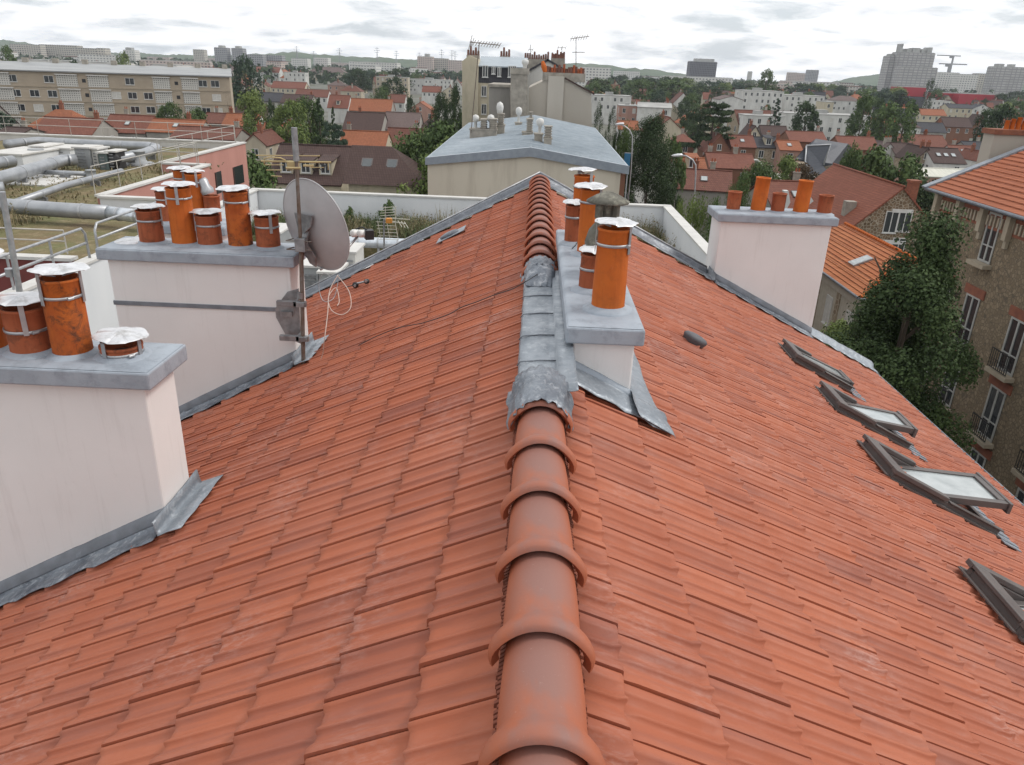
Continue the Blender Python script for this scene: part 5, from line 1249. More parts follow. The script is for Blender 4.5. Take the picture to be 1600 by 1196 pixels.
# beige gable building
POTF=mat('pot_far',(.19,.085,.06),(.13,.06,.045),scale=2,rough=.8)
YG=79.0
def ply(label,name,cat,pts,Yv,dep,m,z0=0):
    P=[atY(a,b,Yv) for a,b in pts]; cxm=sum(p.x for p in P)/len(P); o=thing(name,label,cat,(cxm,Yv+dep/2,z0))
    mb=MB(); mb.slab([(p.x,Yv,p.z if p.z>z0+.0 else z0) for p in P],-dep); put(mb,'wall',m,o); return o,P
GRW=mat('beige_weathered',(.44,.405,.35),(.38,.345,.295),scale=.25,rough=.95,stretch=(1,1,.4),c3=(.40,.37,.32),s3=.5)
bg_,P=ply('tall blank beige gable building with brick stack and orange pots, behind the zinc roof','gable_building','building',[(826,330),(826,138),(855,124),(883,122),(924,146),(926,330)],YG,14,GRW)
mb=MB(); 
a,b=atY(857,119,YG-.25),atY(882,119,YG-.25); mb.bb(a.x,b.x,YG-.25,YG-.003,0,a.z); put(mb,'chimney_breast',mat('beige_breast',(.49,.455,.40),(.42,.39,.34),scale=.25,rough=.95,stretch=(1,1,.3)),bg_)
a,b=atY(848,113,YG),atY(915,113,YG); mb=MB(); mb.bb(a.x,b.x,YG-.1,YG+.9,atY(860,122,YG).z-.3,a.z); st_=put(mb,'brick_stack',CHR,bg_)
rr=random.Random(4)
for i in range(17):
    x=a.x+.2+(b.x-a.x-.4)*i/16; h=rr.uniform(.35,.8); mb=MB(); mb.lathe((x,YG+.3+rr.uniform(-.1,.2),a.z),[(.13,0),(.11,h)],8); toL(mb,bg_).build('chimney_pot',rr.choice((POTF,POT2,POTF)),st_)
mb=MB(); p=atY(852,108,YG); mb.lathe((p.x,YG+.2,a.z),[(.2,0),(.28,.5),(.15,1.0),(.0,1.05)],10,axis=(-.3,0,1)); toL(mb,bg_).build('chimney_pot',POT1,st_)
mb=MB(); pp=[atY(883,122,YG),atY(926,147,YG)]; mb.slab([(pp[0].x,YG-.2,pp[0].z+.05),(pp[1].x+.2,YG-.2,pp[1].z+.05),(pp[1].x+.2,YG+14,pp[1].z+.05),(pp[0].x,YG+14,pp[0].z+.05)],.15); put(mb,'roof',RM_['br'],bg_)
gs,_=ply('tall grey rendered chimney shaft between cream mansard and beige gable','chimney_shaft','chimney',[(797,330),(798,114),(824,116),(824,330)],YG-1,1.6,CHR)
mb=MB(); a=atY(812,112,YG-1); mb.bb(a.x-.9,a.x+.9,YG-1.1,YG+.7,a.z-.25,a.z+.3); put(mb,'crown',CHR,gs); mb=MB(); a=atY(820,108,YG-1); mb.lathe((a.x,YG-.2,a.z-.2),[(.2,0),(.2,.5),(.33,.7),(.33,.95),(0,1.1)],12); put(mb,'cowl',MATS['cowl_white'],gs)
g2,_=ply('lower grey gable wall with stepped top in front of the cream mansard','gable_building','building',[(764,330),(764,137),(797,134),(797,330)],YG+.5,9,wallm('wall_grey_damp',(.27,.255,.23)))
mb=MB(); a=atY(764,136,YG);b=atY(797,133,YG); mb.bb(a.x-.1,b.x,YG+.3,YG+9.5,a.z,a.z+.25); put(mb,'coping',CHR,g2)
# cream mansard building
YC=93.0
a=atY(722,95,YC); b=atY(822,95,YC); cm=thing('mansard_building','tall cream building with slate mansard storey and zinc roof top, centre','building',((a.x+b.x)/2,YC+6,0))
x0,xm,x1=a.x,atY(747,100,YC).x,b.x; zt_=atY(747,103,YC).z; ztop=atY(760,88,YC+4).z; zm=atY(760,130,YC).z
mb=MB(); P=[atY(722,330,YC),atY(722,96,YC),atY(733,87,YC),atY(747,93,YC),atY(747,330,YC)]; mb.slab([(p.x,YC,max(0,p.z)) for p in P],-12); put(mb,'side_wall',WM_['cr'],cm)
mb=MB(); mb.bb(xm+.01,x1,YC+.4,YC+12,0,zm); put(mb,'front_wall',WM_['cr'],cm)
mb=MB(); mb.hexa([(xm+.01,YC+.35,zm+.002),(x1,YC+.35,zm+.002),(x1,YC+11.5,zm+.002),(xm+.01,YC+11.5,zm+.002)],[(xm+.01,YC+.9,zt_),(x1,YC+.9,zt_),(x1,YC+11,zt_),(xm+.01,YC+11,zt_)]); put(mb,'mansard',RM_['dk'],cm)
mb=MB(); mb.slab([(xm-.1,YC+.6,zt_+.02),(x1+.1,YC+.6,zt_+.02),(x1+.1,YC+6,ztop),(xm-.1,YC+6,ztop)],.15); mb.slab([(xm-.1,YC+6,ztop),(x1+.1,YC+6,ztop),(x1+.1,YC+12,zt_),(xm-.1,YC+12,zt_)],.15); rf_=put(mb,'roof',ZN,cm)
for (pa,py,w_,h_) in ((758,121,.65,1.25),(771,116,.42,.8),(780,120,.42,1.0),(797,121,.5,1.2),(803,121,.5,1.2)):
    p=atY(pa,py,YC+.4); window(cm,p.x-cm.location.x,YC+.38-cm.location.y,p.z-.0,w_,h_)
for py in (151,179,206): p=atY(756,py,YC+.35); window(cm,p.x-cm.location.x,YC+.35-cm.location.y,p.z,.6,1.15)
rr=random.Random(8)
for (pa,pb,py,pc,yo) in ((729,749,86,5,2),(781,797,88,4,7),(819,858,92,11,14),(861,883,91,8,14)):
    a=atY(pa,py,YC+yo);b=atY(pb,py,YC+yo); m1=MB(); m1.bb(a.x,b.x,YC+yo,YC+yo+1,a.z-2.2,a.z); s_=put(m1,'chimney',CHR,cm)
    for i in range(pc):
        x=a.x+.15+(b.x-a.x-.3)*i/(pc-1); h=rr.uniform(.45,1.0); m1=MB(); m1.lathe((x,YC+yo+.5,a.z),[(.15,0),(.12,h)],7); toL(m1,cm).build('chimney_pot',POTF,s_)
wg,_=ply('white gable with low pitch roof behind the beige gable building','gable_building','building',[(822,330),(822,112),(856,93),(884,110),(884,330)],106,12,WM_['wh'])
mb=MB(); q=[atY(819,113,106),atY(856,92,106),atY(887,111,106)]; mb.slab([(q[0].x,105.8,q[0].z),(q[1].x,105.8,q[1].z),(q[1].x,118.5,q[1].z),(q[0].x,118.5,q[0].z)],.25); mb.slab([(q[1].x,105.8,q[1].z),(q[2].x,105.8,q[2].z),(q[2].x,118.5,q[2].z),(q[1].x,118.5,q[1].z)],.25); put(mb,'roof',RM_['dk'],wg)
POTF_=0
def yagi(px,pyb,pyt,Yv,label,boom,els,tilt=0,slant=0):
    base=atY(px,pyb,Yv); top=atY(px+slant,pyt,Yv); o=thing('television_aerial',label,'aerial',tuple(base)); mb=MB(); mb.cyl((0,0,0),top-base,.035,6); mb.build('pole',RUST,o)
    mb=MB()
    for (pa,pya,pb,pyb_) in boom: mb.cyl(atY(pa,pya,Yv)-base,atY(pb,pyb_,Yv)-base,.03,5)
    mb.build('boom',RUST,o); 
    for (pa,pya,h) in els: mb=MB(); c=atY(pa,pya,Yv)-base; mb.cyl(c-Vector((.1,.2,h/2)),c+Vector((.1,.2,h/2)),.022,5); mb.build('element',RUST,o)
yagi(736,208,66,58,'tall leaning TV aerial with long boom, left on the zinc roof',[(734,66,781,71),(737,64,735,73)],[(741+i*4.4,67+i*.5,.35) for i in range(10)]+[(735,66,.9),(738,68,.7)],slant=13)
yagi(900,118,58,80,'TV aerial with short top boom and lower cross bar on the beige gable',[(891,61,921,57),(894,82,914,82)],[(893+i*4,61-i*.5,.5) for i in range(7)])
yagi(829,92,70,100,'small forked TV aerial above the cream mansard building',[(826,78,833,78)],[(826,78,.5),(832,78,.5)])
yagi(878,92,73,108,'small T-shaped TV aerial above the white gable',[(871,75,884,75)],[(872,75,.5),(878,75,.5),(884,75,.5)])
# white gabled house: blank side wall belongs to the block already placed
# ---- right side: stone building along the street
XF=20.6; ez=15.0
sb=thing('stone_building','tall rubble stone apartment building with orange tile roof and iron balconies, right edge','building',(XF,30,0))
RUB=stonem('rubble_stone',(.195,.15,.10),(.28,.22,.15),(.14,.115,.085),5.5,.06)
mb=MB(); mb.bb(XF,XF+10,12,39.8,0,ez-.95); mb.build if 0 else put(mb,'wall',RUB,sb)
BRK=mat('brick_frieze_red',(.27,.10,.06),(.20,.075,.05),scale=3,rough=.9); PST=mat('pale_stone_trim',(.40,.345,.265),(.33,.28,.21),scale=2,rough=.9)
mb=MB(); mb.bb(XF-.02,XF+10,12,39.8,ez-.948,ez-.06); put(mb,'brick_frieze',BRK,sb)
mb=MB()
y=12.3
while y<39.5:
    mb.bb(XF-.10,XF-.022,y,y+.12,ez-.80,ez-.35); y+=.28
o_=put(mb,'frieze_dentils',PST,sb); o_['kind']='stuff'
y=14.0
while y<39.8:
    m1=MB(); m1.bb(XF-.28,XF-.022,y,y+.30,ez-1.15,ez-.07); m1.bb(XF-.16,XF-.022,y+.04,y+.26,ez-1.5,ez-1.152); put(m1,'cornice_bracket',PST,sb); y+=2.12
mb=MB(); mb.bb(XF-.10,XF-.002,39.3,39.85,0,ez-.96); put(mb,'corner_pilaster',PST,sb)
mb=MB(); mb.bb(XF-.55,XF+.3,11.8,40.1,ez-.058,ez+.04); put(mb,'eave_board',PST,sb)
mb=MB(); mb.cyl((XF-.62,11.8,ez+.05),(XF-.62,40.1,ez+.05),.09,8); put(mb,'gutter',ZINCD,sb)
rdg=atY(1600,234,40.1); XRd=XF+7.2; sl_=(rdg.z-(ez+.1))/(rdg.x-(XF-.6)); zrd=ez+.1+sl_*(XRd-XF+.6)
OR2=roofmat('tile_street',(.37,.125,.062),(.32,.105,.052),(.20,.06,.032),.24,.33,1/(.33*math.sin(math.atan(sl_)))*.33)
mb=MB(); n=int((XRd-XF+.6)/math.cos(math.atan(sl_))/.36); tt=math.atan(sl_)
for i in range(n):
    xa=XF-.6+i*.36*math.cos(tt); xb=xa+.40*math.cos(tt); za=ez+.1+(xa-XF+.6)*sl_; zb2=za+.40*math.sin(tt)
    mb.add([(xa,11.8,za+.06),(xa,40.1,za+.06),(xb,40.1,zb2+.0),(xb,11.8,zb2+.0),(xa,11.8,za-.02),(xa,40.1,za-.02)],[(0,3,2,1),(0,1,5,4)])
mb.slab([(XRd,11.8,zrd),(XRd,40.1,zrd),(XF+14.5,40.1,ez+.1),(XF+14.5,11.8,ez+.1)][::-1],.1); mb.add([(XF-.6,40.06,ez),(XF+14.5,40.06,ez),(XRd,40.06,zrd)],[(0,1,2)])
put(mb,'roof',OR2,sb)
mb=MB(); mb.slab([(XF-.75,39.9,ez+.16),(XF-.75,40.35,ez+.16),(XRd,40.35,zrd+.14),(XRd,39.9,zrd+.14)][::-1],.1); put(mb,'verge_flashing',ZINC,sb)
cw=thing('chimney_wall','broad beige chimney wall with orange pots behind the right-hand roof','chimney',(26,41.5,0)); a=atY(1552,207,41.2); b=atY(1640,207,41.2)
mb=MB(); mb.bb(a.x+.1,b.x,41.2,42.2,0,a.z-.1); put(mb,'shaft',GRW,cw); mb=MB(); mb.bb(a.x,b.x,41.1,42.3,a.z-.098,a.z+.15); put(mb,'crown',CHB,cw)
for i in range(7):
    p=atY(1574+i*9,200,41.6); mb=MB(); mb.lathe((p.x,41.7,a.z+.15),[(.12,0),(.11,.42+.08*(i%3)),(.13,.43+.08*(i%3))],10); put(mb,'chimney_pot',POT1,cw)
# street windows, columns of tall French windows with railings
IRON=mat('wrought_iron',(.02,.02,.022),(.03,.028,.028),rough=.5)
def fwin(y,z,w_=1.15,h_=2.35,bal=True,lint=True):
    mb=MB(); mb.bb(XF-.012,XF+.3,y-w_/2,y+w_/2,z,z+h_); g_=put(mb,'window',WING,sb)
    def sub(m1,nm,m): return toL(m1,sb).build(nm,m,g_)
    mb=MB()
    for (a0,a1,c0,c1) in ((-w_/2,-w_/2+.09,0,h_),(w_/2-.09,w_/2,0,h_),(-.05,.05,.09,h_-.09),(-w_/2+.09,w_/2-.09,h_-.09,h_),(-w_/2+.09,w_/2-.09,0,.09),(-w_/2+.09,-.05,h_*.33,h_*.33+.05),(.05,w_/2-.09,h_*.33,h_*.33+.05)): mb.bb(XF-.05,XF-.014,y+a0,y+a1,z+c0,z+c1)
    sub(mb,'frame',MATS.get('window_frame_grey') or mat('window_frame_grey',(.42,.42,.40),rough=.6))
    if lint: mb=MB(); mb.bb(XF-.06,XF-.002,y-w_/2-.25,y+w_/2+.25,z+h_+.002,z+h_+.42); sub(mb,'brick_lintel',BRK)
    mb=MB(); mb.bb(XF-.42,XF-.002,y-w_/2-.2,y+w_/2+.2,z-.20,z-.02); sub(mb,'balcony_slab',PST)
    if bal:
        mb=MB(); mb.bb(XF-.40,XF-.36,y-w_/2-.12,y+w_/2+.12,z+.86,z+.91); mb.bb(XF-.40,XF-.37,y-w_/2-.12,y+w_/2+.12,z+.06,z+.09)
        for i in range(10): yy=y-w_/2-.1+(w_+.2)*i/9; mb.cyl((XF-.385,yy,z+.06),(XF-.385,yy,z+.88),.018,5)
        for i in range(6): yy=y-w_/2+.05+(w_-.1)*i/5; mb.lathe((XF-.385,yy,z+.42),[(.08,-.01),(.09,0),(.08,.01)],8,axis=(1,0,0)); mb.lathe((XF-.385,yy,z+.24),[(.07,-.01),(.08,0),(.07,.01)],8,axis=(1,0,0))
        sub(mb,'balcony_railing',IRON)
c1=atX(1572,575,XF); c2=atX(1540,400,XF)
for yc in (c1.y,c2.y,c1.y-3.6,c2.y+2.6,c1.y-7.3):
    for k in range(-3,3):
        z=c1.z-.2+3.12*k
        if z<.3 or z+2.4>ez-.9: continue
        fwin(yc,z)
fwin(c2.y,atX(1535,405,XF).z-.1,1.0,2.2,False,False)
# ---- house with orange hip roof
XE=21.3; cE=atZ(1345,467,7.0); YE2=cE.y; xE=cE.x; W2=9.0; ap_=atX(1405,393,xE+W2/2)
hp=thing('house','pale stucco house with bright orange hip roof and rounded ridge tiles, right of centre','house',(xE+W2/2,YE2+7,0))
mb=MB(); mb.bb(xE+.45,xE+W2-.4,YE2+.45,YE2+14,0,6.9); put(mb,'wall',mat('stucco_pale',(.42,.385,.32),(.36,.33,.27),rough=.9),hp)
for (y0_,y1_,z0_,z1_) in ((YE2+1.2,YE2+2.6,0,5.6),(YE2+5.0,YE2+6.4,0,5.6),(YE2+9,YE2+10.4,0,5.6)):
    mb=MB(); mb.bb(xE+.40,xE+.448,y0_-.9,y1_-.9 if 0 else y0_-.2,z0_,z1_+.6); put(mb,'stone_panel',WM_['st'],hp)
    window(hp,xE+.44-hp.location.x,y0_+.9-hp.location.y,3.4,1.1,2.1,-math.pi/2,1); window(hp,xE+.44-hp.location.x,y0_+.9-hp.location.y,.5,1.1,2.1,-math.pi/2,0)
mb=MB(); mb.bb(xE+.3,xE+W2-.3,YE2+.3,YE2+14,6.2,6.98); put(mb,'cornice',mat('cream_cornice',(.45,.42,.36),(.4,.37,.31),rough=.9),hp)
OR3=roofmat('tile_bright',(.46,.17,.07),(.36,.115,.045),(.12,.04,.02),.26,.34,1.9)
def facecourses(mb,e0,e1,r0,r1,n):
    e0,e1,r0,r1=map(Vector,(e0,e1,r0,r1)); nrm=(e1-e0).cross(r0-e0).normalized(); nrm=nrm if nrm.z>0 else -nrm
    for i in range(n):
        f0,f1=i/n,min(1,(i+1.12)/n); a=e0.lerp(r0,f0)+nrm*.06; b=e1.lerp(r1,f0)+nrm*.06; c=e1.lerp(r1,f1)+nrm*.0; d=e0.lerp(r0,f1)+nrm*.0
        mb.add([a,b,c,d,a-nrm*.08,b-nrm*.08],[(0,1,2,3),(0,4,5,1)])
zA=ap_.z; ya_=YE2+W2/2
mb=MB(); c0=(xE,YE2,7.0);c1_=(xE,YE2+16,7.0);c2_=(xE+W2,YE2,7.0);r0=(xE+W2/2,ya_,zA);r1=(xE+W2/2,YE2+16,zA); c3_=(xE+W2,YE2+16,7.)
facecourses(mb,c0,c1_,r0,r1,14); facecourses(mb,c0,c2_,r0,r0,14); facecourses(mb,c2_,c3_,r0,r1,14); hr_=put(mb,'roof',OR3,hp)
mb=MB()
def humps(a,b,n,r=.12):
    a,b=Vector(a),Vector(b)
    for i in range(n): p=a.lerp(b,i/n); q=a.lerp(b,(i+.95)/n); mb.cyl(p,q,r*1.12,8,0,r*.9)
humps((c0[0],c0[1],7.08),(r0[0],r0[1],zA+.06),15); humps((r0[0],r0[1],zA+.06),(r1[0],r1[1],zA+.06),28); humps((c2_[0],c2_[1],7.08),(r0[0],r0[1],zA+.06),15); toL(mb,hp).build('ridge_cap',POT1,hr_)
mb=MB(); mb.cyl((xE-.08,YE2-.05,6.98),(xE-.08,YE2+16,6.98),.09,8); mb.cyl((xE-.08,YE2-.08,6.98),(xE+W2,YE2-.08,6.98),.09,8); put(mb,'gutter',ZINCD,hp)
n_=(Vector(c1_)-Vector(c0)).cross(Vector(r0)-Vector(c0)).normalized(); n_=n_ if n_.z>0 else -n_
a=Vector(c0).lerp(Vector(r0),.5); ctr=Vector((a.x,YE2+6.3,a.z)); u_=Vector((0,1,0)); v_=n_.cross(u_)
mb=MB(); f=lambda x,y,z: ctr+u_*x+v_*y+n_*z
mb.hexa([f(-.55,-.7,0),f(.55,-.7,0),f(.55,.7,0),f(-.55,.7,0)],[f(-.55,-.7,.16),f(.55,-.7,.16),f(.55,.7,.16),f(-.55,.7,.16)]); rw=put(mb,'roof_window',GALV,hp)
mb=MB(); mb.hexa([f(-.45,-.58,.162),f(.45,-.58,.162),f(.45,.58,.162),f(-.45,.58,.162)],[f(-.45,-.58,.175),f(.45,-.58,.175),f(.45,.58,.175),f(-.45,.58,.175)]); toL(mb,hp).build('pane',GLASSL,rw)
# ---- meuliere house
YMh=68; E0=atY(1310,369,YMh); AP=atY(1412,292,YMh); wM=(AP.x-E0.x)*2; backY=atX(1300,274,AP.x).y
MEU=stonem('millstone',(.11,.075,.045),(.22,.155,.10),(.36,.32,.25),3.4,.055)
dM=min(24,backY-YMh)
ms=house_at(AP.x,YMh+dM/2,wM,dM,E0.z,AP.z,'g',roofmat('tile_meu',(.27,.095,.06),(.22,.075,.045),(.12,.04,.028),.26,.36,1.9),MEU,'millstone gable house with dark crazy stonework and tiled roof, behind the orange hip roof',chim=0,wins=False,over=.35,seed=77)
o0=Vector(ms.location)
for (pa,py,w_,h_) in ((1388,364,1.15,1.9),(1409,362,1.15,1.9),(1344,404,1.15,1.5),(1379,401,1.15,1.5),(1400,398,1.15,1.5)):
    p=atY(pa,py,YMh)-o0; wd=window(ms,p.x,-dM/2-.02,p.z,w_,h_)
for (pa,py) in ((1410,330),(1398,379)):
    p=atY(pa,py,YMh)-o0; mb=MB(); mb.bb(p.x-.9,p.x+.9,-dM/2-.12,-dM/2-.003,p.z-.15,p.z+.15); mb.build('white_lintel',WINF,ms)
mb=MB(); mb.bb(-wM/2-.02,-wM/2+.25,-dM/2-.03,-dM/2-.002,0,E0.z); mb.build('corner_quoin',PST,ms)
q=atX(1321,345,AP.x-wM*.32)-o0; mb=MB(); mb.bb(-wM*.36,-wM*.26,q.y-.4,q.y+.4,E0.z+.2-0,E0.z+2.6); mb.build('chimney',CHR,ms)
q=atY(1428,285,YMh+6)-o0; mb=MB(); mb.bb(q.x-.4,q.x+.4,5.6-dM/2,6.4-dM/2,E0.z,q.z); mb.bb(q.x-.5,q.x+.5,5.5-dM/2,6.5-dM/2,q.z,q.z+.2); mb.build('chimney',CHB,ms)
# small white dormer pieces behind the tall right chimney
dg=thing('dormer','white-framed attic dormers between the pots of the tall right chimney','dormer',tuple(atY(1222,318,50)))
mb=MB(); B0=Vector(dg.location)
for P in ([(1222,297),(1229,297),(1232,315),(1224,330),(1219,328),(1225,314)],[(1256,313),(1264,307),(1268,313),(1257,322)]):
    mb.slab([atY(a,b,50)-B0 for a,b in P],.4)
mb.build('frame',WINF,dg)
mb=MB(); mb.slab([atY(a,b,50.2)-B0 for a,b in ((1219,312),(1224,312),(1224,326),(1219,326))],.3); mb.build('pane',WING,dg)
# street lamps
def lamp(pts,Yv,label,head):
    base=atY(pts[0][0],pts[0][1],Yv); g0=Vector((base.x,Yv,0)); o=thing('street_lamp',label,'street lamp',tuple(g0)); P=[Vector((0,0,0))]+[atY(a,b,Yv)-g0 for a,b in pts]
    mb=MB(); mb.tube(P,.05,8); mb.build('pole',GALV,o); mb=MB(); h=atY(*head,Yv)-g0; mb.lathe(h,[(0,-.42),(.08,-.3),(.12,0),(.09,.28),(0,.34)],10,axis=(1,0,.12)); mb.build('lamp_head',ALU,o)
lamp([(1085,310),(1087,272),(1087,258),(1082,250),(1072,244),(1062,243)],52,'street lamp with curved arm in front of the orange dormer house',(1059,243))
lamp([(986,265),(988,225),(988,213),(984,204),(977,198),(971,195)],66,'street lamp with curved arm left of the tall dark tree',(969,194))
bn=thing('street_banner','small blue sign hanging on the lamp post right of the zinc building','sign',tuple(atY(980,250,63))); mb=MB(); mb.box((0,0,0),(.48,.06,1.0)); mb.build('panel',mat('blue_sign',(.03,.16,.30),(.025,.13,.25),rough=.5),bn); mb=MB(); mb.cyl((-.26,0,.52),(.4,0,.52),.03,6); mb.build('bracket',GALV,bn)
# ================================================================ TREES
def leafmat(name,a,bc):
    m,t,b=NT(name,.75,0,.25); c=mixc(t,tintnode(t),a,bc); c=mixc(t,ramp(t,noi(t,coords(t),3,3,.6),[(.4,0.),(.7,.5)]),c,tuple(x*.8 for x in a)); t.links.new(c,b.inputs['Base Color']); return m
LM={'deep':leafmat('leaf_deep',(.024,.045,.017),(.085,.125,.042)),'dark':leafmat('leaf_dark',(.022,.040,.018),(.055,.085,.032)),'mid':leafmat('leaf_mid',(.040,.072,.025),(.115,.165,.052)),'light':leafmat('leaf_light',(.075,.115,.03),(.19,.24,.07)),'blue':leafmat('leaf_bluegreen',(.028,.050,.034),(.065,.098,.060)),'red':leafmat('leaf_russet',(.07,.05,.028),(.12,.075,.04))}
BARK=mat('bark',(.09,.07,.05),(.06,.045,.035),scale=8,rough=.95)
def crown(kind,n,ls,seed,lobes=None,asp=None):
    if asp is None: asp={'column':3.2,'fir':1.9,'cone':1.8,'cedar':.9,'bush':.9,'round':1.15,'egg':2.6}[kind]
    rr=random.Random(seed); mb=MB(); L=[]
    def rad_(z):
        if kind=='round': return .48*math.sqrt(max(0,1-((z-.6)/.40)**2))
        if kind=='column': return .5*(max(0,math.sin(math.pi*min(1,max(0,(z-.02)/.98))))**.55)
        if kind=='cone': return .5*max(0,(1-z))**.8*min(1,(z+.03)*9)
        if kind=='egg': return .5*(max(0,1-((z-.45)/.55)**2) if z>.45 else 1)**.75
        if kind=='bush': return .5*math.sqrt(max(0,1-(z/1.0)**2.2))
        return .4
    K=lobes or (46 if n<=10000 else 130)
    if kind=='cedar':
        for i in range(K):
            tier=rr.choice((.42,.55,.66,.78,.88,.96)); R=.5*(1-.55*max(0,(tier-.5)/.5)); a=rr.random()*6.283; r=R*math.sqrt(rr.random()); L.append((r*math.cos(a),r*math.sin(a),tier+rr.uniform(-.02,.02),rr.uniform(.07,.13),.25,rr.random()))
    elif kind=='fir':
        for i in range(K):
            z=.08+.9*(i/K); R=.48*(1-z)**.85; a=i*2.4+rr.random(); r=R*rr.uniform(.45,.95); L.append((r*math.cos(a),r*math.sin(a),z-.06*r*2,max(.03,R*.33),.45,rr.random()))
    else:
        for i in range(K):
            z=rr.uniform(.16 if kind=='round' else .05,.97); R=rad_(z); a=rr.random()*6.283; r=R*rr.uniform(.35,.85)
            lr=rr.uniform(.07,.16)*(1 if kind!='column' else .8)
            if kind=='egg': z=.25+.72*rr.random()**.8; R=rad_(z); r=R*rr.uniform(.45,1.0); lr=rr.uniform(.10,.19)
            L.append((r*math.cos(a),r*math.sin(a),z,lr,.9,rr.random()))
    for i in range(n):
        l=L[rr.randrange(len(L))]
        d=Vector((rr.gauss(0,1),rr.gauss(0,1),rr.gauss(.25,1))).normalized(); q=rr.uniform(.45,1.08)
        p=Vector((l[0]+d.x*l[3]*q,l[1]+d.y*l[3]*q,l[2]+d.z*l[3]*q*l[4]/(asp*.75 if kind=='egg' else 1)))
        nrm=(d+Vector((rr.gauss(0,.6),rr.gauss(0,.6),rr.gauss(.2,.6)))).normalized(); u=nrm.orthogonal().normalized(); u=(Matrix.Rotation(rr.random()*6.28,3,nrm)@u); v=nrm.cross(u); s=ls*rr.uniform(.6,1.3)
        t=max(0,min(1,.25+.5*l[5]+rr.uniform(-.25,.25)))
        u=Vector((u.x,u.y,u.z/asp)); v=Vector((v.x,v.y,v.z/asp))
        mb.add([p+u*s,p+v*s*.6,p-u*s,p-v*s*.6],[(0,1,2,3)],0,False,t)
    return mb
TP={}
def tproto(kind,lk,seed,n,ls):
    k=(kind,lk,seed,n)
    if k not in TP:
        c=crown(kind,n,ls,seed); me=c.build('crown',LM[lk]).data; D.objects.remove(D.objects[[o.name for o in D.objects if o.data==me][0]])
        m=MB(); m.tube([(0,0,0),(.008,.004,.25),(-.006,.0,.5),(0,0,.78)],.016 if kind!='column' else .012,7)
        for a in range(6): m.cyl((0,0,.28+.07*a),(.26*math.cos(a*2.1),.26*math.sin(a*2.1),.45+.07*a),.008,5,0,.003)
        tr=m.build('trunk',BARK); tm=tr.data; D.objects.remove(tr); TP[k]=(me,tm)
    return TP[k]
NTREE=[0]
def tree_at(x,y,w,h,kind,lk,label,seed=0,z=0,n=3200,ls=.028,group=None,name=None,rz=None):
    me,tm=tproto(kind,lk,seed%3,n,ls); NTREE[0]+=1
    o=thing(name or ('conifer_tree' if kind in('fir','cone','cedar') else 'shrub' if kind=='bush' else 'tree'),label,'tree' if kind!='bush' else 'shrub',(x,y,z),group,rz if rz is not None else R_.random()*6.28)
    o.scale=(w,w,h)
    c=D.objects.new('crown',me); COL.objects.link(c); c.parent=o
    t=D.objects.new('trunk',tm); COL.objects.link(t); t.parent=o; return o
def T(pc,yt,wpx,zt,kind,lk,label,seed=0,Y=None,zb=0,**k):
    c=atZ(pc,yt,zt) if Y is None else atY(pc,yt,Y); Yv=c.y; w=wpx/1181*Yv*1.04
    if kind=='bush': w=max(w,.75*c.z)
    if 'n' not in k and Yv<180: k['n']=10000; k['ls']=.0165
    HANDS.append((pc-wpx/2,pc+wpx/2,yt,yt+wpx,Yv)); return tree_at(c.x,Yv,w,c.z-zb,kind,lk,label,seed,zb,**k)
T(380,92,58,19,'round','blue','big dark bluish cedar right of the long apartment block',0,Y=230)
T(497,148,52,13,'fir','dark','tall dark fir among roofs left of centre',1,Y=118,n=6000,ls=.022)
T(519,163,34,12,'fir','dark','smaller dark fir leaning on the right of the tall fir',2,Y=116,n=4000,ls=.024)
T(520,192,48,9,'cedar','blue','low spreading blue-green cedar at the foot of the tall fir',1,Y=108)
T(391,147,60,9,'bush','light','bright green hedge-like shrub below the dark bluish cedar',0,Y=150)
T(425,163,26,9,'round','dark','dark round tree between brown roof and willow',1,Y=138)
T(450,164,46,9,'bush','light','pale yellow-green willow left of the tall fir',1,Y=125)
T(481,158,26,9,'bush','mid','green shrub between willow and tall fir',2,Y=130)
T(560,109,44,14,'round','dark','round dark tree right of the pale mansion',0,Y=480)
T(614,123,46,13,'round','dark','dark spreading tree below the beige flat block',1,Y=330)
T(596,136,34,11,'round','mid','smaller green tree left of the dark spreading tree',2,Y=310)
T(643,154,26,10,'round','dark','small dark tree beside the pink gable house',2,Y=200)
T(690,150,44,12,'round','dark','dark tree against the cream mansard building',0,Y=140)
T(709,140,36,13,'round','dark','tall dark tree touching the side wall of the mansard building',1,Y=125)
T(648,212,60,10,'bush','mid','green bank shrub right of the red brown roof',0,Y=84)
T(690,200,62,11,'bush','mid','big green bank shrub left of the zinc building',1,Y=80)
T(690,228,40,8.5,'bush','light','yellow-green shrub in front of the green bank',2,Y=72)
T(390,255,44,8,'bush','mid','leafy shrub at the foot of the pink facade',1,Y=60)
T(936,164,24,15,'column','dark','left one of two slim dark poplars behind the beige gable',0,Y=128)
T(957,173,24,14,'column','dark','right one of two slim dark poplars behind the beige gable',1,Y=118)
T(983,205,50,12,'round','mid','green tree behind the left street lamp',0,Y=95)
T(966,208,26,11,'round','dark','dark tree between the poplars and the zinc roof',2,Y=100)
T(1022,184,84,16,'egg','dark','tall dark pyramid-shaped tree right of the zinc building',2,Y=74,n=42000,ls=.013)
T(1054,225,50,12,'round','mid','rounder tree leaning out behind the tall pyramid-shaped tree',1,Y=84,n=5000)
T(1118,160,78,14,'cedar','dark','flat-topped spreading cedar below the white complex',0,Y=165,n=7000,ls=.02)
T(1090,300,54,9,'egg','light','bright green conical shrub left of the tall right chimney',0,Y=42,n=7000,ls=.02)
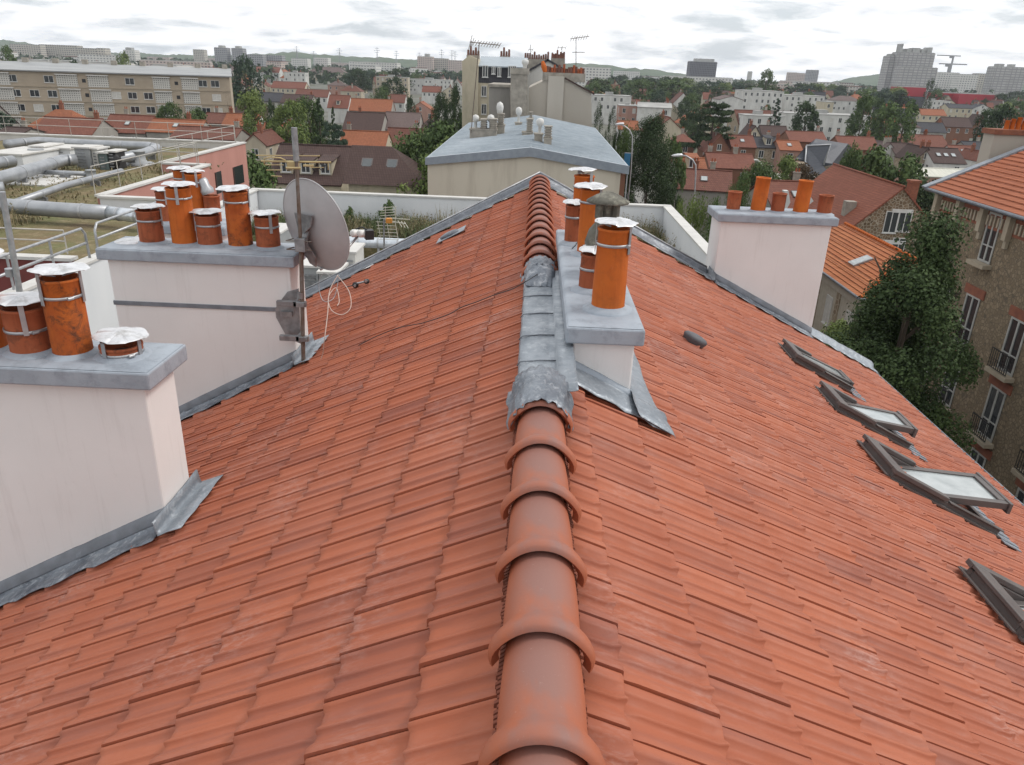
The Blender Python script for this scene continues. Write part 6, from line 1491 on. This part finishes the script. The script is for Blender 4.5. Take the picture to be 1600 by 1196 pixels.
T(1066,312,36,9,'egg','light','smaller conical shrub left of the bright green one',1,Y=44,n=5000,ls=.022)
T(1118,312,44,9,'egg','mid','conical shrub touching the tall right chimney',2,Y=41,n=5000,ls=.022)
T(1166,262,38,9,'egg','mid','narrow green conifer behind the tall pot of the right chimney',0,Y=56,n=5000,ls=.022)
T(1148,285,32,9,'egg','mid','short green conifer left of the narrow one',1,Y=54)
T(1217,152,42,12,'fir','blue','dark bluish pine in front of the white complex',0,Y=220)
T(1263,163,30,10,'bush','dark','dark shrub right of the bluish pine on the white complex',1,Y=215)
T(1354,150,42,13,'round','mid','round green tree left of the cream orange-roofed gable',0,Y=225,n=4500)
T(1377,158,26,12,'round','dark','dark tree beside the round green tree',1,Y=230)
T(1420,162,50,10,'round','mid','wide green tree above the dark cottage roof',2,Y=190)
T(1390,165,36,10,'bush','mid','low green tree right of the round one',0,Y=200)
T(1456,124,24,19,'column','dark','dark narrow conifer in front of the red halls',0,Y=420)
T(1200,111,32,18,'round','mid','large round tree standing on the horizon right of centre',0,Y=520)
T(1192,258,50,8,'bush','mid','green bushes below the stone terrace houses',0,Y=100)
T(1236,250,54,8,'bush','light','light green bushes left of the mansard roof',1,Y=104)
T(1262,262,44,8,'bush','red','russet bushes left of the mansard roof',2,Y=98)
T(1335,236,60,9,'round','mid','leafy garden tree right of the mansard house, left one',0,Y=92,n=7000,ls=.022)
T(1378,240,66,9,'bush','mid','leafy garden tree right of the mansard house, middle one',1,Y=88,n=7000,ls=.022)
T(1412,250,56,9,'bush','mid','leafy garden tree right of the mansard house, right one',2,Y=86,n=6000,ls=.022)
T(1442,285,40,8,'bush','dark','dark shrubs behind the millstone gable',0,Y=78)
T(1572,170,50,9,'bush','dark','dark trees by the right picture edge above the chimney wall',1,Y=190)
T(1545,175,34,9,'round','dark','dark tree left of the trees at the right picture edge',0,Y=200)
T(30,128,50,12,'round','mid','green tree rising behind the left end of the apartment block',0,Y=330)
T(8,75,34,16,'round','mid','tree at the top left picture edge',1,Y=380)
T(115,99,40,14,'bush','dark','dark trees behind the apartment block roof',1,Y=300)
T(190,84,30,17,'round','light','light green tree above the apartment block roof',2,Y=380)
T(353,135,18,14,'column','red','bare brownish tree in front of the end of the apartment block',0,Y=165,n=700,ls=.012)
T(262,165,30,10,'bush','mid','shrub between the orange roofs and the apartment block',1,Y=150)
T(304,172,20,10,'bush','mid','small shrub right of the one between orange roofs and block',2,Y=150)
# near right tree in the street
def big_tree(x,y,w,h,lk,label,n,ls,seed,kind='round',lobes=90):
    o=thing('tree',label,'tree',(x,y,0)); o.scale=(w,w,h)
    c=crown(kind,n,ls,seed,lobes,h/w).build('crown',LM[lk],o); c.parent=o
    m=MB(); m.tube([(0,0,0),(.01,.005,.2),(-.008,.0,.45),(.004,0,.86)],.022,8)
    for a in range(11): m.cyl((0,0,.2+.055*a),(.34*math.cos(a*2.1),.34*math.sin(a*2.1),.34+.055*a),.010,5,0,.003)
    m.build('trunk',BARK,o); return o
p=atY(1447,330,28.5)
big_tree(p.x+.25,28.5,5.5,p.z-.45,'deep','large dark leafy street tree in front of the stone building',70000,.0125,5,'egg',75)
p=atY(1385,455,30.5); big_tree(p.x+.2,30.5,4.6,p.z-.6,'deep','lower leafy street tree left of the large dark one',36000,.014,6,'egg',50)
p=atY(1325,480,33); big_tree(p.x+.1,33,3.4,p.z-.4,'light','light green bushy tree below the orange hip roof',18000,.017,8,'egg',40)
# weeds on the terrace bed
WEED=leafmat('weed_dry',(.13,.13,.06),(.34,.27,.17)); WEEDG=leafmat('weed_green',(.08,.115,.05),(.18,.21,.10))
def weeds(area,n,hmin,hmax,m,seed,name,w=.012,spread=.25,z=None):
    z=wz if z is None else z; rr=random.Random(seed); mb=MB()
    for i in range(n):
        x=rr.uniform(area[0],area[1]);y=rr.uniform(area[2],area[3]); dens=mnoise.noise(Vector((x*.6,y*.6,seed)))
        if dens<-.15 and rr.random()<.8: continue
        h=rr.uniform(hmin,hmax)*(1+.6*dens); a=rr.random()*6.28; lx,ly=rr.gauss(0,spread)*h,rr.gauss(0,spread)*h
        dx,dy=math.cos(a)*w,math.sin(a)*w
        p0=(x-dx,y-dy,z-.02);p1=(x+dx,y+dy,z-.02);p2=(x+dx*.8+lx*.4,y+dy*.8+ly*.4,z+h*.6);p3=(x-dx*.8+lx*.4,y-dy*.8+ly*.4,z+h*.6);p4=(x+lx,y+ly,z+h)
        mb.add([p0,p1,p2,p3,p4],[(0,1,2,3),(3,2,4)],0,False,rr.random())
        if rr.random()<.35:
            for k in range(5):
                q=Vector((x+lx*.7,y+ly*.7,z+h*rr.uniform(.4,1))); u=Vector((rr.gauss(0,1),rr.gauss(0,1),rr.gauss(0,1))).normalized()*.05; v=Vector((rr.gauss(0,1),rr.gauss(0,1),rr.gauss(0,1))).normalized()*.03
                mb.add([q,q+u,q+u+v,q+v],[(0,1,2,3)],0,False,rr.random())
    return tag(mb.build(name,m),'dry weeds on the neighbouring roof bed' if m==WEED else 'green weeds on the neighbouring roof bed','weeds',None,'stuff')
weeds((-10.5,4.9,27.5,29.5),6500,.3,.8,WEED,1,'dry_weeds'); weeds((-10.5,4.9,27.5,29.4),9000,.2,.6,WEEDG,2,'green_weeds',.016)
weeds((-3.6,4.6,28.2,29.4),420,.8,1.25,WEED,3,'dry_weeds',.012,.1); weeds((2.2,4.9,13.2,27),7000,.3,.85,WEED,4,'dry_weeds')
weeds((-40,-16,19,40),9000,.06,.16,WEED,5,'roof_sedum',.03,.5,z=deck+.1); weeds((-18.5,-16,20,24.5),500,.2,.7,WEED,6,'dry_weeds',.012,.15,z=deck+.1)
for (px,py,hh,lk) in ((557,345,.9,'mid'),(617,345,1.2,'mid'),(575,348,.5,'mid'),(700,345,.6,'mid')):
    c=atZ(px,py+8,wz); c.y=min(c.y,29); tree_at(c.x,c.y,hh*.8,hh,'bush',lk,{557:'small leafy bush against the white parapet right of the dish',617:'taller wispy bush behind the grid aerial',575:'tiny bush between dish and grid aerial',700:'low bush in the weedy bed near the left verge'}[px],px%3,wz,name='shrub')
# ================================================================ FILL: houses and trees of the suburb beyond
def projpx(p):
    q=Vector(p)-Vector((0,0,CAMZ)); c=[sum(RM[i][k]*q[i] for i in range(3)) for k in range(3)]
    return 800+1181*c[0]/c[2],598+1181*c[1]/c[2]
def tree_copy(o,parent=None):
    c=o.copy(); COL.objects.link(c); c.parent=parent
    for ch in KID.get(o.name,()): tree_copy(ch,c)
    return c
roofn={'or':'orange','rd':'red','rb':'red brown','br':'dark brown','dk':'slate grey','pv':'faded'}; walln={'wh':'white','cr':'cream','gy':'grey','bk':'brick','pk':'pink','st':'stone','bg':'beige'}
protos=[]
specs=[('s','or','wh'),('s','rd','cr'),('s','rb','wh'),('g','rd','wh'),('h','rb','cr'),('s','br','gy'),('g','or','cr'),('h','or','wh'),('s','dk','wh'),('g','br','cr'),('s','rd','bk'),('s','pv','bg'),('g','rb','pk'),('s','rb','st')]
for i,(k,r,wl) in enumerate(specs):
    protos.append((house_at(0,-400-30*i,9.5+(i%3)*1.5,8.5,5.0+(i%2)*.9,8.6+(i%3)*.4,k,r,wl,'x',seed=50+i,sky_=(i%3==0)*1),k,r,wl))
KID={}
for o in D.objects:
    if o.parent: KID.setdefault(o.parent.name,[]).append(o)
rr=random.Random(21); cand=[]
Yv=120
while Yv<900:
    step=13+Yv*.022; X_=-Yv*.72
    while X_<Yv*.66:
        x=X_+rr.uniform(-3,3); y=Yv+rr.uniform(-4,4); cand.append((x,y)); X_+=step*rr.uniform(.9,1.3)
    Yv+=step*1.5
placed=[]
def blocked(x,y,h,half,front=True,slack=0):
    px,py=projpx((x,y,h)); hw=half/y*1181
    if px+hw<-10 or px-hw>1610: return True
    if 6<x<20 and y<250: return True
    if px<372 and 150<y<235: return True
    if 665<px<985 and y<112: return True
    for (a,b,yt,yb,Y_) in HANDS:
        if px+hw>a-slack and px-hw<b+slack:
            if y<Y_ and py<yb-2: 
                if front: return True
            if abs(y-Y_)<10: return True
    return False
for (x,y) in cand:
    if y>640 and rr.random()<.55: continue
    if blocked(x,y,9,5.5): continue
    placed.append((x,y))
rr.shuffle(placed); placed=placed[:215]; used=[False]*len(protos); info=[]
for (x,y) in placed:
    i=rr.randrange(len(protos)); pr,k,r,wl=protos[i]; px,py=projpx((x,y,8))
    if not used[i]: o=pr; used[i]=True
    else: o=tree_copy(pr)
    o.location=(x,y,0); s=rr.uniform(.85,1.25); o.scale=(s*rr.uniform(.9,1.4),s,rr.uniform(.9,1.2)*(1 if y<400 else 1.15)); o.rotation_euler=(0,0,rr.choice((0,0,1.57,-.25,.2,.45,-.5))+rr.uniform(-.1,.1))
    o['group']='suburban houses beyond the near roofs'; info.append((o,px,y,r,wl))
for i,u in enumerate(used):
    if not u: 
        for c in list(protos[i][0].children_recursive)+[protos[i][0]]: D.objects.remove(c)
ordn=['first','second','third','fourth','fifth','sixth','seventh','eighth','ninth','tenth','eleventh','twelfth','thirteenth','fourteenth','fifteenth','sixteenth','seventeenth','eighteenth','nineteenth','twentieth']
def zone(px): return 'left of fir' if px<495 else 'right of fir' if px<720 else 'left of cedar' if px<1120 else 'right of cedar' if px<1400 else 'under grey tower'
def dist(y): return 'middle rows' if y<230 else 'farther rows' if y<420 else 'farthest rows'
G={}
for t in info: G.setdefault((zone(t[1]),dist(t[2]),t[3],t[4]),[]).append(t)
for (z_,d_,r,wl),L in G.items():
    L.sort(key=lambda t:t[1])
    for i,t in enumerate(L): t[0]['label']=f"{walln[wl]} house, {roofn[r]} roof, {d_} {z_}"+(f", {ordn[i]} from left" if len(L)>1 else '')
# suburban trees
TK=[('round','mid'),('round','dark'),('round','blue'),('bush','mid'),('fir','dark'),('round','light'),('column','dark')]
tn={'round':'round','bush':'low bushy','fir':'pointed','column':'slim'}; ln={'mid':'green','dark':'dark green','blue':'bluish green','light':'light green'}
rr=random.Random(33); tinfo=[]
def addtree(x,y,h,w):
    k,l=rr.choices(TK,(5,5,3,3,1,1,1))[0]
    if k=='column': w*=.5
    if k=='bush': h*=.7; w*=1.3
    o=tree_at(x,y,w,h,k,l,'x',rr.randrange(3)); px,py=projpx((x,y,h*.7)); tinfo.append((o,px,y,k,l))
cnt=0
for _ in range(6000):
    if cnt>=125: break
    y=rr.uniform(115,520); x=rr.uniform(-.7*y,.64*y); h=rr.uniform(6.5,11.5)*(1 if y<300 else 1.25)
    if any(abs(x-a)<7 and abs(y-b)<7 for a,b in placed) or blocked(x,y,h,3): continue
    addtree(x,y,h,h*rr.uniform(.7,1.0)); placed.append((x,y)); cnt+=1
cnt=0
for _ in range(6000): # green belt
    if cnt>=110: break
    px=rr.choice((rr.uniform(980,1610),rr.uniform(360,730),rr.uniform(925,1410))); y=rr.uniform(430,820); p=atY(px,120,y); x=p.x; h=rr.uniform(11,17.5)
    if blocked(x,y,h,5): continue
    addtree(x,y,h,h*rr.uniform(1.0,1.7)); cnt+=1
G={}
def tdist(y): return 'in nearer suburb' if y<230 else 'in farther suburb' if y<430 else 'in green belt'
for t in tinfo: G.setdefault((zone(t[1]),tdist(t[2]),t[3],t[4]),[]).append(t)
for (z_,d_,k,l),L in G.items():
    L.sort(key=lambda t:t[1])
    for i,t in enumerate(L): t[0]['label']=f"{tn[k]} {ln[l]} tree {d_} {z_}"+(f", {ordn[i] if i<20 else 'last'} from left" if len(L)>1 else ''); t[0]['group']='trees of the suburb and green belt'
# far woods as one mass
rr=random.Random(5); mb=MB()
for i in range(2300):
    y=rr.uniform(620,2300); px=rr.uniform(-40,1640); x=atY(px,110,y).x
    if 700<px<930 and y<900: continue
    if y<900 and (px<350 or px>1385): continue
    h=rr.uniform(9,17); w=rr.uniform(9,20)
    if y<1150 and rr.random()<.35: continue
    t0=rr.random()
    for k in range(34):
        d=Vector((rr.gauss(0,1),rr.gauss(0,1),abs(rr.gauss(0,1)))).normalized(); p=Vector((x+d.x*w*.5,y+d.y*w*.5,h*(.25+.7*d.z)*rr.uniform(.8,1.02))); s=rr.uniform(1.2,2.6)
        nrm=(d+Vector((rr.gauss(0,.5),rr.gauss(0,.5),rr.gauss(0,.5)))).normalized(); u=nrm.orthogonal().normalized(); v=nrm.cross(u)
        mb.add([p+u*s,p+v*s,p-u*s,p-v*s],[(0,1,2,3)],0,False,max(0,min(1,t0*.6+rr.random()*.4)))
tag(mb.build('far_woods',LM['dark']),'far woods between the suburb and the horizon','woods',None,'stuff')
# far low buildings sprinkled before the horizon
rr=random.Random(77); n=0
fl=[]
for _ in range(400):
    if n>=60: break
    px=rr.uniform(0,1600); y=rr.uniform(850,1900); 
    if 720<px<890 or 1380<px<1600: continue
    p=atY(px,110,y); h=rr.uniform(8,17); w=rr.uniform(18,70)
    if any(abs(p.x-a)<w*.7+15 and abs(y-b)<60 for a,b in fl): continue
    fl.append((p.x,y)); wl=rr.choice(('white','white','pale','pink'))
    t=thing('far_building','x','building',(p.x,y,0),'pale low buildings near the horizon',rr.uniform(-.3,.3)); m=MB(); m.bb(-w/2,w/2,-8,8,0,h); m.build('facade',FB[wl],t); m=MB(); m.bb(-w/2+1,w/2-1,-7,7,h,h+.8); m.build('roof',RM_['fl'] if rr.random()<.6 else RM_['rb'],t); t['_p']=px; n+=1
L=sorted([o for o in D.objects if o.name.startswith('far_building')],key=lambda o:o['_p'])
for i,o in enumerate(L):
    del o['_p']; px=projpx(o.location)[0]
    z_=zone(px); o['_z']=z_
zc={}
for o in L:
    zc[o['_z']]=zc.get(o['_z'],0)+1; i=zc[o['_z']]-1; o['label']=f"pale low building near the horizon {o['_z']}, {ordn[min(i,19)]} from left"; del o['_z']
# ================================================================ haze
m,t,b=NT('air',1); t.nodes.remove(b); pv=nd(t,'ShaderNodeVolumePrincipled'); pv.inputs['Density'].default_value=.00012; pv.inputs['Color'].default_value=(.84,.91,1.0,1); pv.inputs['Anisotropy'].default_value=.0
t.links.new(pv.outputs[0],t.nodes['Material Output'].inputs['Volume'])
mb=MB(); mb.bb(-3600,3600,-3600,3600,-3,96); hz=mb.build('haze',m); hz['kind']='stuff'
